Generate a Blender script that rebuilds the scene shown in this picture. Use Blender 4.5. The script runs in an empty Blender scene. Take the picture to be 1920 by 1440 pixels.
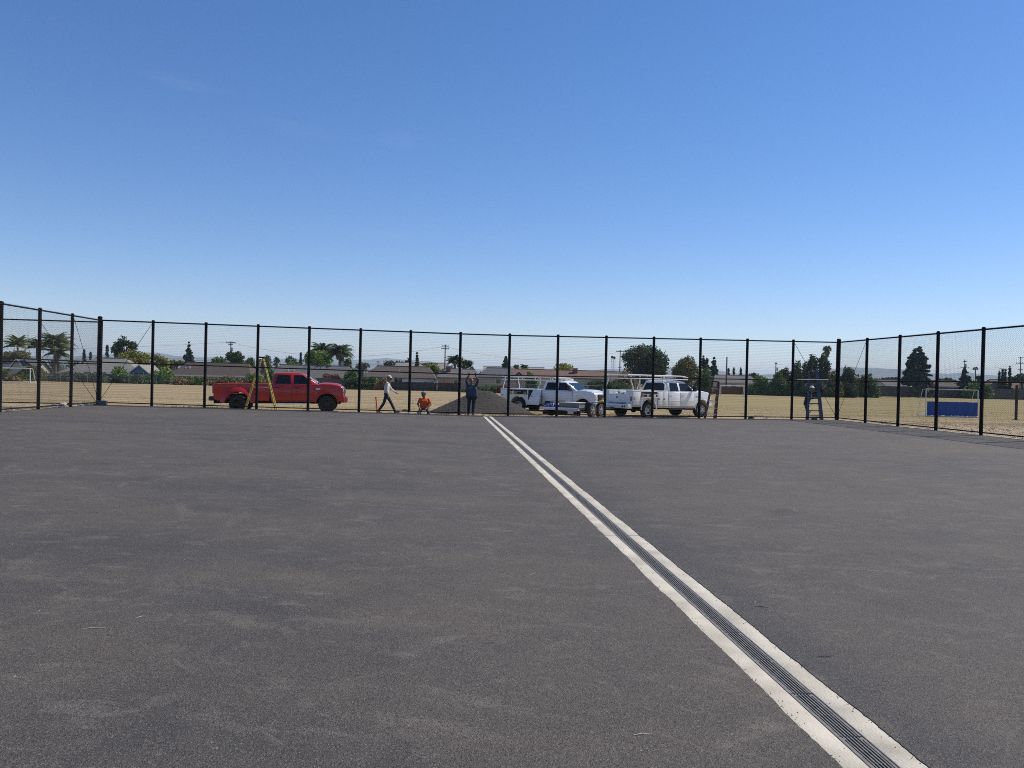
import bpy, bmesh, math, random
import numpy as np
from mathutils import Vector, Matrix

PI = math.pi
random.seed(7)
rng = np.random.default_rng(7)
scn = bpy.context.scene
COL = scn.collection

# ------------------------------------------------------------------ camera
EYE = 1.665
FPX = 1439.57          # focal length in pixels of the 1920 px wide photograph
PITCH = -0.00612
ROLL = 0.02448
YAW = -0.08947         # the court's axes are the world's axes
cam_d = bpy.data.cameras.new('camera')
cam_d.sensor_width = 36.0
cam_d.lens = FPX / 1920 * 36.0
cam_d.clip_start = 0.05
cam_d.clip_end = 40000
cam = bpy.data.objects.new('camera', cam_d)
COL.objects.link(cam)
CAM_M = (Matrix.Translation((0, 0, EYE)) @ Matrix.Rotation(YAW, 4, 'Z')
         @ Matrix.Rotation(PI / 2 + PITCH, 4, 'X') @ Matrix.Rotation(ROLL, 4, 'Z'))
cam.matrix_world = CAM_M
scn.camera = cam

# ------------------------------------------------------------------ sky, sun, exposure
SUN_AZ = math.radians(20.0)     # from +x towards +y
SUN_EL = math.radians(51.5)
world = bpy.data.worlds.new('World')
scn.world = world
world.use_nodes = True
wn, wl = world.node_tree.nodes, world.node_tree.links
wn.clear()
w_out = wn.new('ShaderNodeOutputWorld')
w_bg = wn.new('ShaderNodeBackground')
w_bg.inputs['Strength'].default_value = 0.12
sky = wn.new('ShaderNodeTexSky')
sky.sky_type = 'NISHITA'
sky.sun_disc = False
sky.sun_elevation = SUN_EL
sky.sun_rotation = PI / 2 - SUN_AZ
sky.altitude = 500
sky.air_density = 1.0
sky.dust_density = 0.15
sky.ozone_density = 4.0
# thin high cirrus, spread over the whole sky
w_tc = wn.new('ShaderNodeTexCoord')
w_map = wn.new('ShaderNodeMapping')
w_map.inputs['Scale'].default_value = (1.4, 1.4, 9.0)
w_map.inputs['Rotation'].default_value = (0.0, 0.06, 0.4)
w_no = wn.new('ShaderNodeTexNoise')
w_no.inputs['Scale'].default_value = 1.6
w_no.inputs['Detail'].default_value = 7
w_no.inputs['Roughness'].default_value = 0.62
w_rmp = wn.new('ShaderNodeMapRange')
w_rmp.inputs['From Min'].default_value = 0.58
w_rmp.inputs['From Max'].default_value = 0.85
w_rmp.inputs['To Max'].default_value = 0.10
w_mix = wn.new('ShaderNodeMix')
w_mix.data_type = 'RGBA'
w_mix.inputs['B'].default_value = (6.5, 7.0, 7.6, 1)
wl.new(w_tc.outputs['Generated'], w_map.inputs['Vector'])
wl.new(w_map.outputs['Vector'], w_no.inputs['Vector'])
wl.new(w_no.outputs['Fac'], w_rmp.inputs['Value'])
wl.new(w_rmp.outputs['Result'], w_mix.inputs['Factor'])
w_hs = wn.new('ShaderNodeHueSaturation')
w_hs.inputs['Saturation'].default_value = 1.22
wl.new(sky.outputs['Color'], w_hs.inputs['Color'])
w_tint = wn.new('ShaderNodeMix')
w_tint.data_type = 'RGBA'
w_tint.blend_type = 'MULTIPLY'
w_tint.inputs['Factor'].default_value = 1.0
w_tint.inputs['B'].default_value = (1.12, 1.0, 1.08, 1)
wl.new(w_hs.outputs['Color'], w_tint.inputs['A'])
wl.new(w_tint.outputs['Result'], w_mix.inputs['A'])
wl.new(w_mix.outputs['Result'], w_bg.inputs['Color'])
wl.new(w_bg.outputs['Background'], w_out.inputs['Surface'])

sun_d = bpy.data.lights.new('sun', 'SUN')
sun_d.energy = 5.0
sun_d.angle = math.radians(0.53)
sun_d.color = (1.0, 0.925, 0.82)
sun = bpy.data.objects.new('sun', sun_d)
COL.objects.link(sun)
sun_dir = Vector((math.cos(SUN_AZ) * math.cos(SUN_EL), math.sin(SUN_AZ) * math.cos(SUN_EL), math.sin(SUN_EL)))
sun.rotation_euler = sun_dir.to_track_quat('Z', 'Y').to_euler()
sun.location = sun_dir * 60

scn.view_settings.view_transform = 'Standard'
scn.view_settings.look = 'None'
scn.view_settings.exposure = 0.0
scn.view_settings.gamma = 1.0
scn.view_settings.use_curve_mapping = False
scn.cycles.max_bounces = 6
scn.cycles.volume_bounces = 1
scn.cycles.use_denoising = False
scn.cycles.pixel_filter_type = 'BLACKMAN_HARRIS'
scn.cycles.filter_width = 0.95

# ------------------------------------------------------------------ helpers
R3 = CAM_M.to_3x3()
FWD = R3 @ Vector((0, 0, -1))

def ray(u, v):
    return R3 @ Vector(((u - 960) / FPX, -(v - 720) / FPX, -1.0))

def W(u, v, D):
    """world point that stands D metres ahead of the camera, seen at photo pixel (u, v)"""
    return Vector((0, 0, EYE)) + ray(u, v) * D

def CX(u, yc, v=765):
    """court x of photo column u at court distance yc"""
    r = ray(u, v)
    return r.x / r.y * yc

XD = 1.977            # drain centre line
XL, XR, YB = -14.743, 18.413, 34.464

def courtz(x):
    return 0.00838 * abs(x - XD)

def sstep(a, b, t):
    t = max(0.0, min(1.0, (t - a) / (b - a)))
    return t * t * (3 - 2 * t)

def fieldz(x, y):
    near = -0.04 - 0.13 * sstep(35.9, 39.0, y) - 0.05 * sstep(0, -12, x)
    if y < YB and (x < XL or x > XR):
        near = 0.07 - 0.10 * sstep(0.5, 3.0, max(XL - x, x - XR))
    return near - 0.9 * sstep(42, 150, y)

def lin(c):
    return tuple(((k / 255) / 12.92 if k / 255 <= 0.04045 else ((k / 255 + 0.055) / 1.055) ** 2.4) for k in c)

MATS = {}
def mat(name, col, rough=0.6, metal=0.0, var=0.12, scale=4.0, bump=0.0, bscale=40.0, col2=None, spec=0.5, coat=0.0,
        island=0.0, trans=0.0, detail=5.0, stretch=None):
    """Principled material with a noisy base colour, optional bump and per-leaf variation"""
    if name in MATS:
        return MATS[name]
    m = bpy.data.materials.new(name)
    m.use_nodes = True
    n, l = m.node_tree.nodes, m.node_tree.links
    b = n['Principled BSDF']
    b.inputs['Roughness'].default_value = rough
    b.inputs['Metallic'].default_value = metal
    b.inputs['Specular IOR Level'].default_value = spec
    b.inputs['Coat Weight'].default_value = coat
    b.inputs['Coat Roughness'].default_value = 0.06
    tc = n.new('ShaderNodeTexCoord')
    vec = tc.outputs['Object']
    if stretch:
        mp = n.new('ShaderNodeMapping')
        mp.inputs['Scale'].default_value = stretch
        l.new(vec, mp.inputs['Vector'])
        vec = mp.outputs['Vector']
    no = n.new('ShaderNodeTexNoise')
    no.inputs['Scale'].default_value = scale
    no.inputs['Detail'].default_value = detail
    l.new(vec, no.inputs['Vector'])
    mx = n.new('ShaderNodeMix')
    mx.data_type = 'RGBA'
    c2 = col2 if col2 else tuple(max(0, k * (1 + var)) for k in col)
    c1 = col if col2 else tuple(max(0, k * (1 - var)) for k in col)
    mx.inputs['A'].default_value = (*c1, 1)
    mx.inputs['B'].default_value = (*c2, 1)
    rm = n.new('ShaderNodeMapRange')
    rm.inputs['From Min'].default_value = 0.3
    rm.inputs['From Max'].default_value = 0.7
    l.new(no.outputs['Fac'], rm.inputs['Value'])
    l.new(rm.outputs['Result'], mx.inputs['Factor'])
    out = mx.outputs['Result']
    if island > 0:
        ge = n.new('ShaderNodeNewGeometry')
        mr = n.new('ShaderNodeMapRange')
        mr.inputs['To Min'].default_value = 1 - island
        mr.inputs['To Max'].default_value = 1 + island
        l.new(ge.outputs['Random Per Island'], mr.inputs['Value'])
        hs = n.new('ShaderNodeHueSaturation')
        l.new(out, hs.inputs['Color'])
        l.new(mr.outputs['Result'], hs.inputs['Value'])
        out = hs.outputs['Color']
    l.new(out, b.inputs['Base Color'])
    if bump > 0:
        nb = n.new('ShaderNodeTexNoise')
        nb.inputs['Scale'].default_value = bscale
        nb.inputs['Detail'].default_value = 6
        l.new(vec, nb.inputs['Vector'])
        bu = n.new('ShaderNodeBump')
        bu.inputs['Strength'].default_value = bump
        bu.inputs['Distance'].default_value = 0.02
        l.new(nb.outputs['Fac'], bu.inputs['Height'])
        l.new(bu.outputs['Normal'], b.inputs['Normal'])
    if trans > 0:
        tr = n.new('ShaderNodeBsdfTranslucent')
        ms = n.new('ShaderNodeMixShader')
        ms.inputs['Fac'].default_value = trans
        l.new(out, tr.inputs['Color'])
        l.new(b.outputs['BSDF'], ms.inputs[1])
        l.new(tr.outputs['BSDF'], ms.inputs[2])
        l.new(ms.outputs['Shader'], n['Material Output'].inputs['Surface'])
    MATS[name] = m
    return m


class MB:
    """collects shapes; build() links them as ONE mesh object"""
    def __init__(s):
        s.v, s.f = [], []

    def add(s, vs, fs):
        o = len(s.v)
        s.v += [tuple(p) for p in vs]
        s.f += [tuple(i + o for i in q) for q in fs]
        return s

    def box(s, x0, x1, y0, y1, z0, z1):
        vs = [(x, y, z) for z in (z0, z1) for y in (y0, y1) for x in (x0, x1)]
        return s.add(vs, [(0, 2, 3, 1), (4, 5, 7, 6), (0, 1, 5, 4), (2, 6, 7, 3), (0, 4, 6, 2), (1, 3, 7, 5)])

    def tube(s, pts, r, n=8, caps=True):
        pts = [Vector(p) for p in pts]
        rs = r if isinstance(r, (list, tuple)) else [r] * len(pts)
        vs, fs = [], []
        prev = None
        for i, p in enumerate(pts):
            a = pts[max(i - 1, 0)]
            b = pts[min(i + 1, len(pts) - 1)]
            t = (b - a)
            t = t.normalized() if t.length > 1e-9 else Vector((0, 0, 1))
            if prev is None:
                ref = Vector((0, 0, 1)) if abs(t.z) < 0.9 else Vector((1, 0, 0))
                e = t.cross(ref).normalized()
            else:
                e = (prev - t * prev.dot(t))
                e = e.normalized() if e.length > 1e-6 else t.orthogonal().normalized()
            prev = e
            g = t.cross(e)
            for k in range(n):
                a_ = 2 * PI * k / n
                vs.append(p + (e * math.cos(a_) + g * math.sin(a_)) * rs[i])
        for i in range(len(pts) - 1):
            for k in range(n):
                k2 = (k + 1) % n
                fs.append((i * n + k, i * n + k2, (i + 1) * n + k2, (i + 1) * n + k))
        if caps:
            fs.append(tuple(range(n - 1, -1, -1)))
            fs.append(tuple((len(pts) - 1) * n + k for k in range(n)))
        return s.add(vs, fs)

    def bar(s, a, b, w, h):
        """rectangular bar between two points, w across and h tall"""
        a, b = Vector(a), Vector(b)
        t = (b - a).normalized()
        up = Vector((0, 0, 1)) if abs(t.z) < 0.95 else Vector((1, 0, 0))
        e = t.cross(up).normalized()
        g = e.cross(t)
        vs = []
        for p in (a, b):
            for i, j in ((-1, -1), (1, -1), (1, 1), (-1, 1)):
                vs.append(p + e * (i * w / 2) + g * (j * h / 2))
        return s.add(vs, [(3, 2, 1, 0), (4, 5, 6, 7), (0, 1, 5, 4), (1, 2, 6, 5), (2, 3, 7, 6), (3, 0, 4, 7)])

    def prism(s, poly, y0, y1, w0=None):
        """polygon in x-z, extruded along y"""
        n = len(poly)
        vs = [(x, y0, z) for x, z in poly] + [(x, y1, z) for x, z in poly]
        fs = [tuple(range(n)), tuple(range(2 * n - 1, n - 1, -1))]
        for i in range(n):
            j = (i + 1) % n
            fs.append((j, i, i + n, j + n))
        return s.add(vs, fs)

    def loft(s, rings, caps=True):
        n = len(rings[0])
        vs = [p for r in rings for p in r]
        fs = []
        for i in range(len(rings) - 1):
            for k in range(n):
                k2 = (k + 1) % n
                fs.append((i * n + k, i * n + k2, (i + 1) * n + k2, (i + 1) * n + k))
        if caps:
            fs.append(tuple(range(n - 1, -1, -1)))
            fs.append(tuple((len(rings) - 1) * n + k for k in range(n)))
        return s.add(vs, fs)

    def lathe(s, prof, n=24, axis='y', c=(0, 0, 0)):
        """prof: (radius, offset along the axis)"""
        vs, fs = [], []
        for r, o in prof:
            for k in range(n):
                a = 2 * PI * k / n
                p = {'y': (r * math.cos(a), o, r * math.sin(a)), 'z': (r * math.cos(a), r * math.sin(a), o),
                     'x': (o, r * math.cos(a), r * math.sin(a))}[axis]
                vs.append((p[0] + c[0], p[1] + c[1], p[2] + c[2]))
        for i in range(len(prof) - 1):
            for k in range(n):
                k2 = (k + 1) % n
                fs.append((i * n + k, i * n + k2, (i + 1) * n + k2, (i + 1) * n + k))
        return s.add(vs, fs)

    def ball(s, c, r, n=10, m=6):
        rx, ry, rz = r if isinstance(r, (tuple, list)) else (r, r, r)
        vs, fs = [], []
        for i in range(m + 1):
            t = PI * i / m
            for k in range(n):
                a = 2 * PI * k / n
                vs.append((c[0] + rx * math.sin(t) * math.cos(a), c[1] + ry * math.sin(t) * math.sin(a), c[2] + rz * math.cos(t)))
        for i in range(m):
            for k in range(n):
                k2 = (k + 1) % n
                fs.append((i * n + k, (i + 1) * n + k, (i + 1) * n + k2, i * n + k2))
        return s.add(vs, fs)

    def mesh(s, name, material, bevel=0.0, seg=2, smooth=True, angle=35):
        me = bpy.data.meshes.new(name)
        me.from_pydata(s.v, [], s.f)
        bm = bmesh.new()
        bm.from_mesh(me)
        bmesh.ops.remove_doubles(bm, verts=bm.verts, dist=1e-5)
        bmesh.ops.recalc_face_normals(bm, faces=bm.faces)
        if bevel > 0:
            es = [e for e in bm.edges if len(e.link_faces) == 2 and e.calc_face_angle(0) > math.radians(28)]
            bmesh.ops.bevel(bm, geom=es, offset=bevel, segments=seg, affect='EDGES', profile=0.5, clamp_overlap=True)
        bm.to_mesh(me)
        bm.free()
        if smooth:
            me.shade_smooth()
            me.set_sharp_from_angle(angle=math.radians(angle))
        if material:
            me.materials.append(material)
        return me

    def build(s, name, material, parent=None, label=None, **k):
        return link(name, s.mesh(name, material, **k), parent, label)


def link(name, me, parent=None, label=None, loc=None, rotz=None):
    o = bpy.data.objects.new(name, me)
    COL.objects.link(o)
    if parent is not None:
        o.parent = parent
    if label:
        o['label'] = label
    if loc is not None:
        o.location = loc
    if rotz is not None:
        o.rotation_euler = (0, 0, rotz)
    return o

def thing(name, label, cat, loc=(0, 0, 0), rotz=0.0, group=None):
    o = bpy.data.objects.new(name, None)
    o.empty_display_size = 0.2
    COL.objects.link(o)
    o.location = loc
    o.rotation_euler = (0, 0, rotz)
    return tag(o, label, cat, group)

def tag(o, label, cat, group=None):
    o['label'] = label
    o['category'] = cat
    if group:
        o['group'] = group
    return o

def struct(o, label=None):
    o['kind'] = 'structure'
    if label:
        o['label'] = label
    return o

def raw_mesh(name, v, f, material, smooth=False):
    me = bpy.data.meshes.new(name)
    me.from_pydata(v, [], f)
    if material:
        me.materials.append(material)
    if smooth:
        me.shade_smooth()
    return me

# ------------------------------------------------------------------ ground materials
def asphalt_material():
    m = bpy.data.materials.new('asphalt')
    m.use_nodes = True
    n, l = m.node_tree.nodes, m.node_tree.links
    b = n['Principled BSDF']
    tc = n.new('ShaderNodeTexCoord')
    P = tc.outputs['Object']
    def noise(scale, detail=5, rough=0.55, stretch=None, rot=0.0, dist=0.0):
        v = P
        if stretch or rot:
            # turn first, then stretch, so that streaks can lie in any direction
            mp = n.new('ShaderNodeMapping')
            mp.inputs['Rotation'].default_value = (0, 0, rot)
            l.new(P, mp.inputs['Vector'])
            mp2 = n.new('ShaderNodeMapping')
            mp2.inputs['Scale'].default_value = stretch or (1, 1, 1)
            l.new(mp.outputs['Vector'], mp2.inputs['Vector'])
            v = mp2.outputs['Vector']
        t = n.new('ShaderNodeTexNoise')
        t.inputs['Scale'].default_value = scale
        t.inputs['Detail'].default_value = detail
        t.inputs['Roughness'].default_value = rough
        t.inputs['Distortion'].default_value = dist
        l.new(v, t.inputs['Vector'])
        return t.outputs['Fac']
    def rng_(src, a, b_, c=0.0, d=1.0):
        r = n.new('ShaderNodeMapRange')
        r.inputs['From Min'].default_value = a
        r.inputs['From Max'].default_value = b_
        r.inputs['To Min'].default_value = c
        r.inputs['To Max'].default_value = d
        l.new(src, r.inputs['Value'])
        return r.outputs['Result']
    def math_(op, a, b_):
        r = n.new('ShaderNodeMath')
        r.operation = op
        for i, k in enumerate((a, b_)):
            if isinstance(k, (int, float)):
                r.inputs[i].default_value = k
            else:
                l.new(k, r.inputs[i])
        return r.outputs[0]
    def mixc(fac, a, b_, mode='MIX'):
        r = n.new('ShaderNodeMix')
        r.data_type = 'RGBA'
        r.blend_type = mode
        if isinstance(fac, (int, float)):
            r.inputs['Factor'].default_value = fac
        else:
            l.new(fac, r.inputs['Factor'])
        for s_, k in (('A', a), ('B', b_)):
            if isinstance(k, tuple):
                r.inputs[s_].default_value = (*k, 1)
            else:
                l.new(k, r.inputs[s_])
        return r.outputs['Result']
    # large soft patches, cool to warm
    big = noise(0.22, 4, 0.6)
    c = mixc(rng_(big, 0.36, 0.64), (0.0599, 0.0546, 0.0502), (0.0942, 0.0805, 0.0652))
    mid = noise(1.3, 6, 0.65)
    c = mixc(rng_(mid, 0.40, 0.72, 0, 0.75), c, (0.1113, 0.0959, 0.0775))
    # paver lanes laid towards the far fence
    lane = noise(0.35, 3, 0.5, (2.2, 0.12, 1))
    c = mixc(rng_(lane, 0.45, 0.7, 0, 0.35), c, (0.0535, 0.0485, 0.0454))
    cross = noise(0.5, 4, 0.55, (0.10, 1.5, 1))
    c = mixc(rng_(cross, 0.50, 0.72, 0, 0.55), c, (0.1198, 0.0990, 0.0757))
    c = mixc(rng_(cross, 0.30, 0.45, 0.45, 0), c, (0.0514, 0.0474, 0.0463))
    # dusty scuffs, mostly soft and short, in several directions
    for rot, sc, lo, sy in ((0.3, 1.6, 0.61, 2.2), (-0.5, 1.3, 0.62, 2.6), (1.35, 1.5, 0.63, 2.0), (0.02, 2.6, 0.61, 2.0), (0.75, 3.2, 0.64, 4.0)):
        sx = noise(sc, 5, 0.65, (0.8, sy, 1), rot, 0.5)
        gate = noise(0.7, 3, 0.5, None, rot + 0.01)
        f = math_('MULTIPLY', rng_(sx, lo - 0.04, lo + 0.07), rng_(gate, 0.40, 0.58))
        c = mixc(math_('MULTIPLY', f, 0.48), c, (0.20, 0.178, 0.148))
    # round dusty shoe and tyre prints
    spot = noise(2.6, 4, 0.6, (0.8, 1.3, 1), 0.4)
    gate = noise(0.5, 2, 0.5)
    f = math_('MULTIPLY', rng_(spot, 0.57, 0.68), rng_(gate, 0.40, 0.56))
    c = mixc(math_('MULTIPLY', f, 0.5), c, (0.19, 0.168, 0.138))
    # damp or oily darker spots
    oil = noise(0.9, 4, 0.6, None, 0.9)
    c = mixc(rng_(oil, 0.62, 0.74, 0, 0.5), c, (0.036, 0.034, 0.034))
    # tyre and drag arcs left by turning machines
    for (cx, cy, R_, w_, amt) in ((-9.0, 9.5, 7.6, 0.05, 0.55), (-9.1, 9.5, 7.95, 0.05, 0.5), (9, 26, 11.5, 0.10, 0.45), (9.1, 26, 13.2, 0.10, 0.4), (-4, -6, 14.5, 0.09, 0.4),
                                  (-4, -6, 16.2, 0.09, 0.4), (12, 3, 7.4, 0.05, 0.45), (-16, 22, 12.0, 0.12, 0.45), (-16, 22, 13.8, 0.12, 0.4), (4.5, 5.0, 2.1, 0.03, 0.4)):
        ds = n.new('ShaderNodeVectorMath')
        ds.operation = 'DISTANCE'
        l.new(P, ds.inputs[0])
        ds.inputs[1].default_value = (cx, cy, 0)
        off = math_('ABSOLUTE', math_('SUBTRACT', ds.outputs['Value'], R_), 0.0)
        ring = rng_(off, w_ * 0.4, w_, 1, 0)
        g2 = rng_(noise(0.55 + 0.01 * R_, 4, 0.6), 0.47, 0.62)
        g3 = rng_(noise(9, 3, 0.6), 0.35, 0.65, 0.3, 1)
        c = mixc(math_('MULTIPLY', math_('MULTIPLY', ring, math_('MULTIPLY', g2, g3)), amt * 0.5), c, (0.20, 0.17, 0.13))
    # tan soil tracked in
    soil = noise(0.42, 5, 0.65, (0.6, 1.6, 1), 0.2)
    c = mixc(rng_(soil, 0.47, 0.72, 0, 0.65), c, (0.135, 0.108, 0.080))
    # fresh dark tack coat along the right side of the drain
    sep = n.new('ShaderNodeSeparateXYZ')
    l.new(P, sep.inputs[0])
    wob = noise(2.0, 3)
    xx = math_('ADD', sep.outputs['X'], rng_(wob, 0.3, 0.7, -0.16, 0.16))
    band = math_('MULTIPLY', rng_(xx, XD + 0.15, XD + 0.2), rng_(xx, XD + 0.32, XD + 0.75, 1, 0))
    c = mixc(math_('MULTIPLY', band, 0.5), c, (0.040, 0.040, 0.046))
    # aggregate: dark pits and pale stone chips
    vo = n.new('ShaderNodeTexVoronoi')
    vo.inputs['Scale'].default_value = 165
    l.new(P, vo.inputs['Vector'])
    stones = n.new('ShaderNodeSeparateColor')
    l.new(vo.outputs['Color'], stones.inputs[0])
    c = mixc(rng_(stones.outputs[0], 0.74, 1.0, 0, 0.62), c, (0.22, 0.198, 0.17))
    c = mixc(rng_(stones.outputs[1], 0.62, 0.98, 0, 0.88), c, (0.016, 0.016, 0.017))
    fine = noise(60, 4, 0.7)
    c = mixc(rng_(fine, 0.5, 0.75, 0, 0.45), c, (0.03, 0.03, 0.032))
    l.new(c, b.inputs['Base Color'])
    b.inputs['Roughness'].default_value = 0.78
    b.inputs['Specular IOR Level'].default_value = 0.35
    hsum = math_('ADD', math_('MULTIPLY', vo.outputs['Distance'], 0.7), math_('MULTIPLY', fine, 0.8))
    bu = n.new('ShaderNodeBump')
    bu.inputs['Strength'].default_value = 0.8
    bu.inputs['Distance'].default_value = 0.008
    l.new(hsum, bu.inputs['Height'])
    l.new(bu.outputs['Normal'], b.inputs['Normal'])
    return m

def field_material():
    m = bpy.data.materials.new('dry_field')
    m.use_nodes = True
    n, l = m.node_tree.nodes, m.node_tree.links
    b = n['Principled BSDF']
    b.inputs['Roughness'].default_value = 0.95
    b.inputs['Specular IOR Level'].default_value = 0.1
    tc = n.new('ShaderNodeTexCoord')
    def noise(scale, detail=5, stretch=None):
        v = tc.outputs['Object']
        if stretch:
            mp = n.new('ShaderNodeMapping')
            mp.inputs['Scale'].default_value = stretch
            l.new(v, mp.inputs['Vector'])
            v = mp.outputs['Vector']
        t = n.new('ShaderNodeTexNoise')
        t.inputs['Scale'].default_value = scale
        t.inputs['Detail'].default_value = detail
        t.inputs['Roughness'].default_value = 0.65
        l.new(v, t.inputs['Vector'])
        return t.outputs['Fac']
    def rmap(src, a, b_, c=0.0, d=1.0):
        r = n.new('ShaderNodeMapRange')
        for k, v in (('From Min', a), ('From Max', b_), ('To Min', c), ('To Max', d)):
            r.inputs[k].default_value = v
        l.new(src, r.inputs['Value'])
        return r.outputs['Result']
    def mul(a, b_, op='MULTIPLY'):
        r = n.new('ShaderNodeMath')
        r.operation = op
        for i, k in enumerate((a, b_)):
            if isinstance(k, (int, float)):
                r.inputs[i].default_value = k
            else:
                l.new(k, r.inputs[i])
        return r.outputs[0]
    def mixc(fac, a, b_):
        r = n.new('ShaderNodeMix')
        r.data_type = 'RGBA'
        l.new(fac, r.inputs['Factor'])
        for s_, k in (('A', a), ('B', b_)):
            if isinstance(k, tuple):
                r.inputs[s_].default_value = (*k, 1)
            else:
                l.new(k, r.inputs[s_])
        return r.outputs['Result']
    c = mixc(rmap(noise(0.09, 6, (0.4, 1, 1)), 0.35, 0.68), (0.39, 0.30, 0.18), (0.29, 0.225, 0.125))
    c = mixc(rmap(noise(0.5, 6, (0.15, 1.6, 1)), 0.42, 0.66, 0, 0.8), c, (0.42, 0.33, 0.20))
    c = mixc(rmap(noise(0.22, 5, (0.12, 1.3, 1)), 0.46, 0.64, 0, 0.8), c, (0.20, 0.16, 0.08))
    c = mixc(rmap(noise(0.035, 4, (0.5, 1.2, 1)), 0.52, 0.66, 0, 0.5), c, (0.20, 0.175, 0.075))
    c = mixc(rmap(noise(6, 6), 0.4, 0.75, 0, 0.55), c, (0.20, 0.15, 0.075))
    sep = n.new('ShaderNodeSeparateXYZ')
    l.new(tc.outputs['Object'], sep.inputs[0])
    X, Y = sep.outputs['X'], sep.outputs['Y']
    # greener turf to the right, where the field is watered
    green = mul(mul(rmap(X, 2, 26), rmap(Y, 40, 60)), rmap(noise(0.05, 5, (0.4, 1, 1)), 0.3, 0.62, 0.25, 1))
    c = mixc(mul(green, 0.75), c, (0.215, 0.185, 0.062))
    # bare soil and sand close to the court
    e1 = mul(rmap(Y, 36.0, 39.5, 1, 0), 1.0)
    wob = rmap(noise(0.8, 5), 0.3, 0.7, 0.35, 1.25)
    c = mixc(mul(mul(e1, wob), 0.8), c, (0.30, 0.235, 0.165))
    side = mul(rmap(X, -20, -15.2, 0, 1), rmap(Y, 33, 36, 1, 0))
    c = mixc(mul(side, 0.8), c, (0.42, 0.34, 0.235))
    l.new(c, b.inputs['Base Color'])
    bu = n.new('ShaderNodeBump')
    bu.inputs['Strength'].default_value = 0.4
    bu.inputs['Distance'].default_value = 0.05
    l.new(noise(3.0, 8), bu.inputs['Height'])
    l.new(bu.outputs['Normal'], b.inputs['Normal'])
    return m

M_ASPH = asphalt_material()
M_FIELD = field_material()
M_CONC = mat('drain_concrete', (0.38, 0.345, 0.275), 0.85, col2=(0.59, 0.54, 0.44), scale=3.5, detail=9, bump=0.35, bscale=70)
M_CONC2 = mat('mow_strip_concrete', (0.30, 0.285, 0.26), 0.9, col2=(0.44, 0.41, 0.37), scale=3, bump=0.3)
M_IRON = mat('grate_iron', (0.098, 0.094, 0.085), 0.6, 0.0, col2=(0.21, 0.20, 0.18), scale=25)
M_DARK = mat('channel_dark', (0.012, 0.012, 0.012), 0.9)
M_BLACK = mat('black_vinyl', (0.006, 0.006, 0.0065), 0.6, col2=(0.010, 0.010, 0.011), spec=0.18)

# ------------------------------------------------------------------ field and court
def field():
    xs = sorted(set([-6000, -2500, -1200, -600, -350, -220, -150, -110, -80, -60, -45, -34, -28] + list(np.arange(-24, 27, 0.6).round(2))
                    + [30, 36, 44, 54, 70, 90, 120, 160, 220, 350, 600, 1200, 2500, 6000]))
    ys = sorted(set([-60, -30, -10, 0, 8, 16, 24, 28, 31, 33, 34.0] + list(np.arange(34.4, 46, 0.35).round(2))
                    + [47, 49, 52, 56, 60, 66, 74, 84, 96, 110, 130, 150, 180, 220, 300, 450, 700, 1200, 2500, 5000, 9000]))
    r = np.random.default_rng(3)
    v, f = [], []
    for y in ys:
        for x in xs:
            inside = XL < x < XR and y < YB
            z = fieldz(x, y) if not inside else -0.25
            if not inside and -26 < x < 27 and 34.9 < y < 46:
                z += r.normal(0, 0.018)
            v.append((x, y, z))
    nx = len(xs)
    for j in range(len(ys) - 1):
        for i in range(nx - 1):
            f.append((j * nx + i, j * nx + i + 1, (j + 1) * nx + i + 1, (j + 1) * nx + i))
    o = link('field_ground', raw_mesh('field_ground', v, f, M_FIELD, True))
    struct(o, 'dry tan grass playing field around and beyond the court')
field()

def court():
    r = np.random.default_rng(11)
    ys = np.concatenate([np.arange(-14, 0, 0.5), np.arange(0, 14, 0.03), np.arange(14, YB + 0.02, 0.08), [YB + 0.06]])
    def jag(n):
        a = np.cumsum(r.normal(0, 0.0017, n))
        a -= np.convolve(a, np.ones(60) / 60, mode='same')
        return a + r.normal(0, 0.0017, n)
    for side, x_in, x_out, nm in ((-1, XD - 0.196, XL - 0.10, 'court_asphalt'), (1, XD + 0.196, XR + 0.10, 'court_asphalt')):
        j = np.clip(jag(len(ys)), -0.014, 0.014)
        cols = [0, 0.35, 1.0, 3.0, 6.0, abs(x_out - x_in)]
        v, f = [], []
        for k, y in enumerate(ys):
            for ci, cc in enumerate(cols):
                x = x_in + side * cc + (j[k] if ci == 0 else 0)
                yy = y
                if k == len(ys) - 1:
                    yy = y + r.normal(0, 0.012)
                v.append((x, yy, courtz(x)))
        nc = len(cols)
        for k in range(len(ys) - 1):
            for ci in range(nc - 1):
                q = (k * nc + ci, k * nc + ci + 1, (k + 1) * nc + ci + 1, (k + 1) * nc + ci)
                f.append(q if side > 0 else q[::-1])
        # the slab's outer edges
        base = len(v)
        last = (len(ys) - 1) * nc
        for ci in range(nc):
            p = v[last + ci]
            v.append((p[0], p[1] + 0.02, -0.24))
        for ci in range(nc - 1):
            f.append((last + ci, last + ci + 1, base + ci + 1, base + ci))
        base2 = len(v)
        for k in range(len(ys)):
            p = v[k * nc + nc - 1]
            v.append((p[0] + side * 0.02, p[1], -0.24))
        for k in range(len(ys) - 1):
            f.append((k * nc + nc - 1, (k + 1) * nc + nc - 1, base2 + k + 1, base2 + k))
        o = link(nm, raw_mesh(nm, v, f, M_ASPH))
        struct(o, 'dark grey asphalt court surface on the ' + ('left' if side < 0 else 'right') + ' of the drain')
court()

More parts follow.
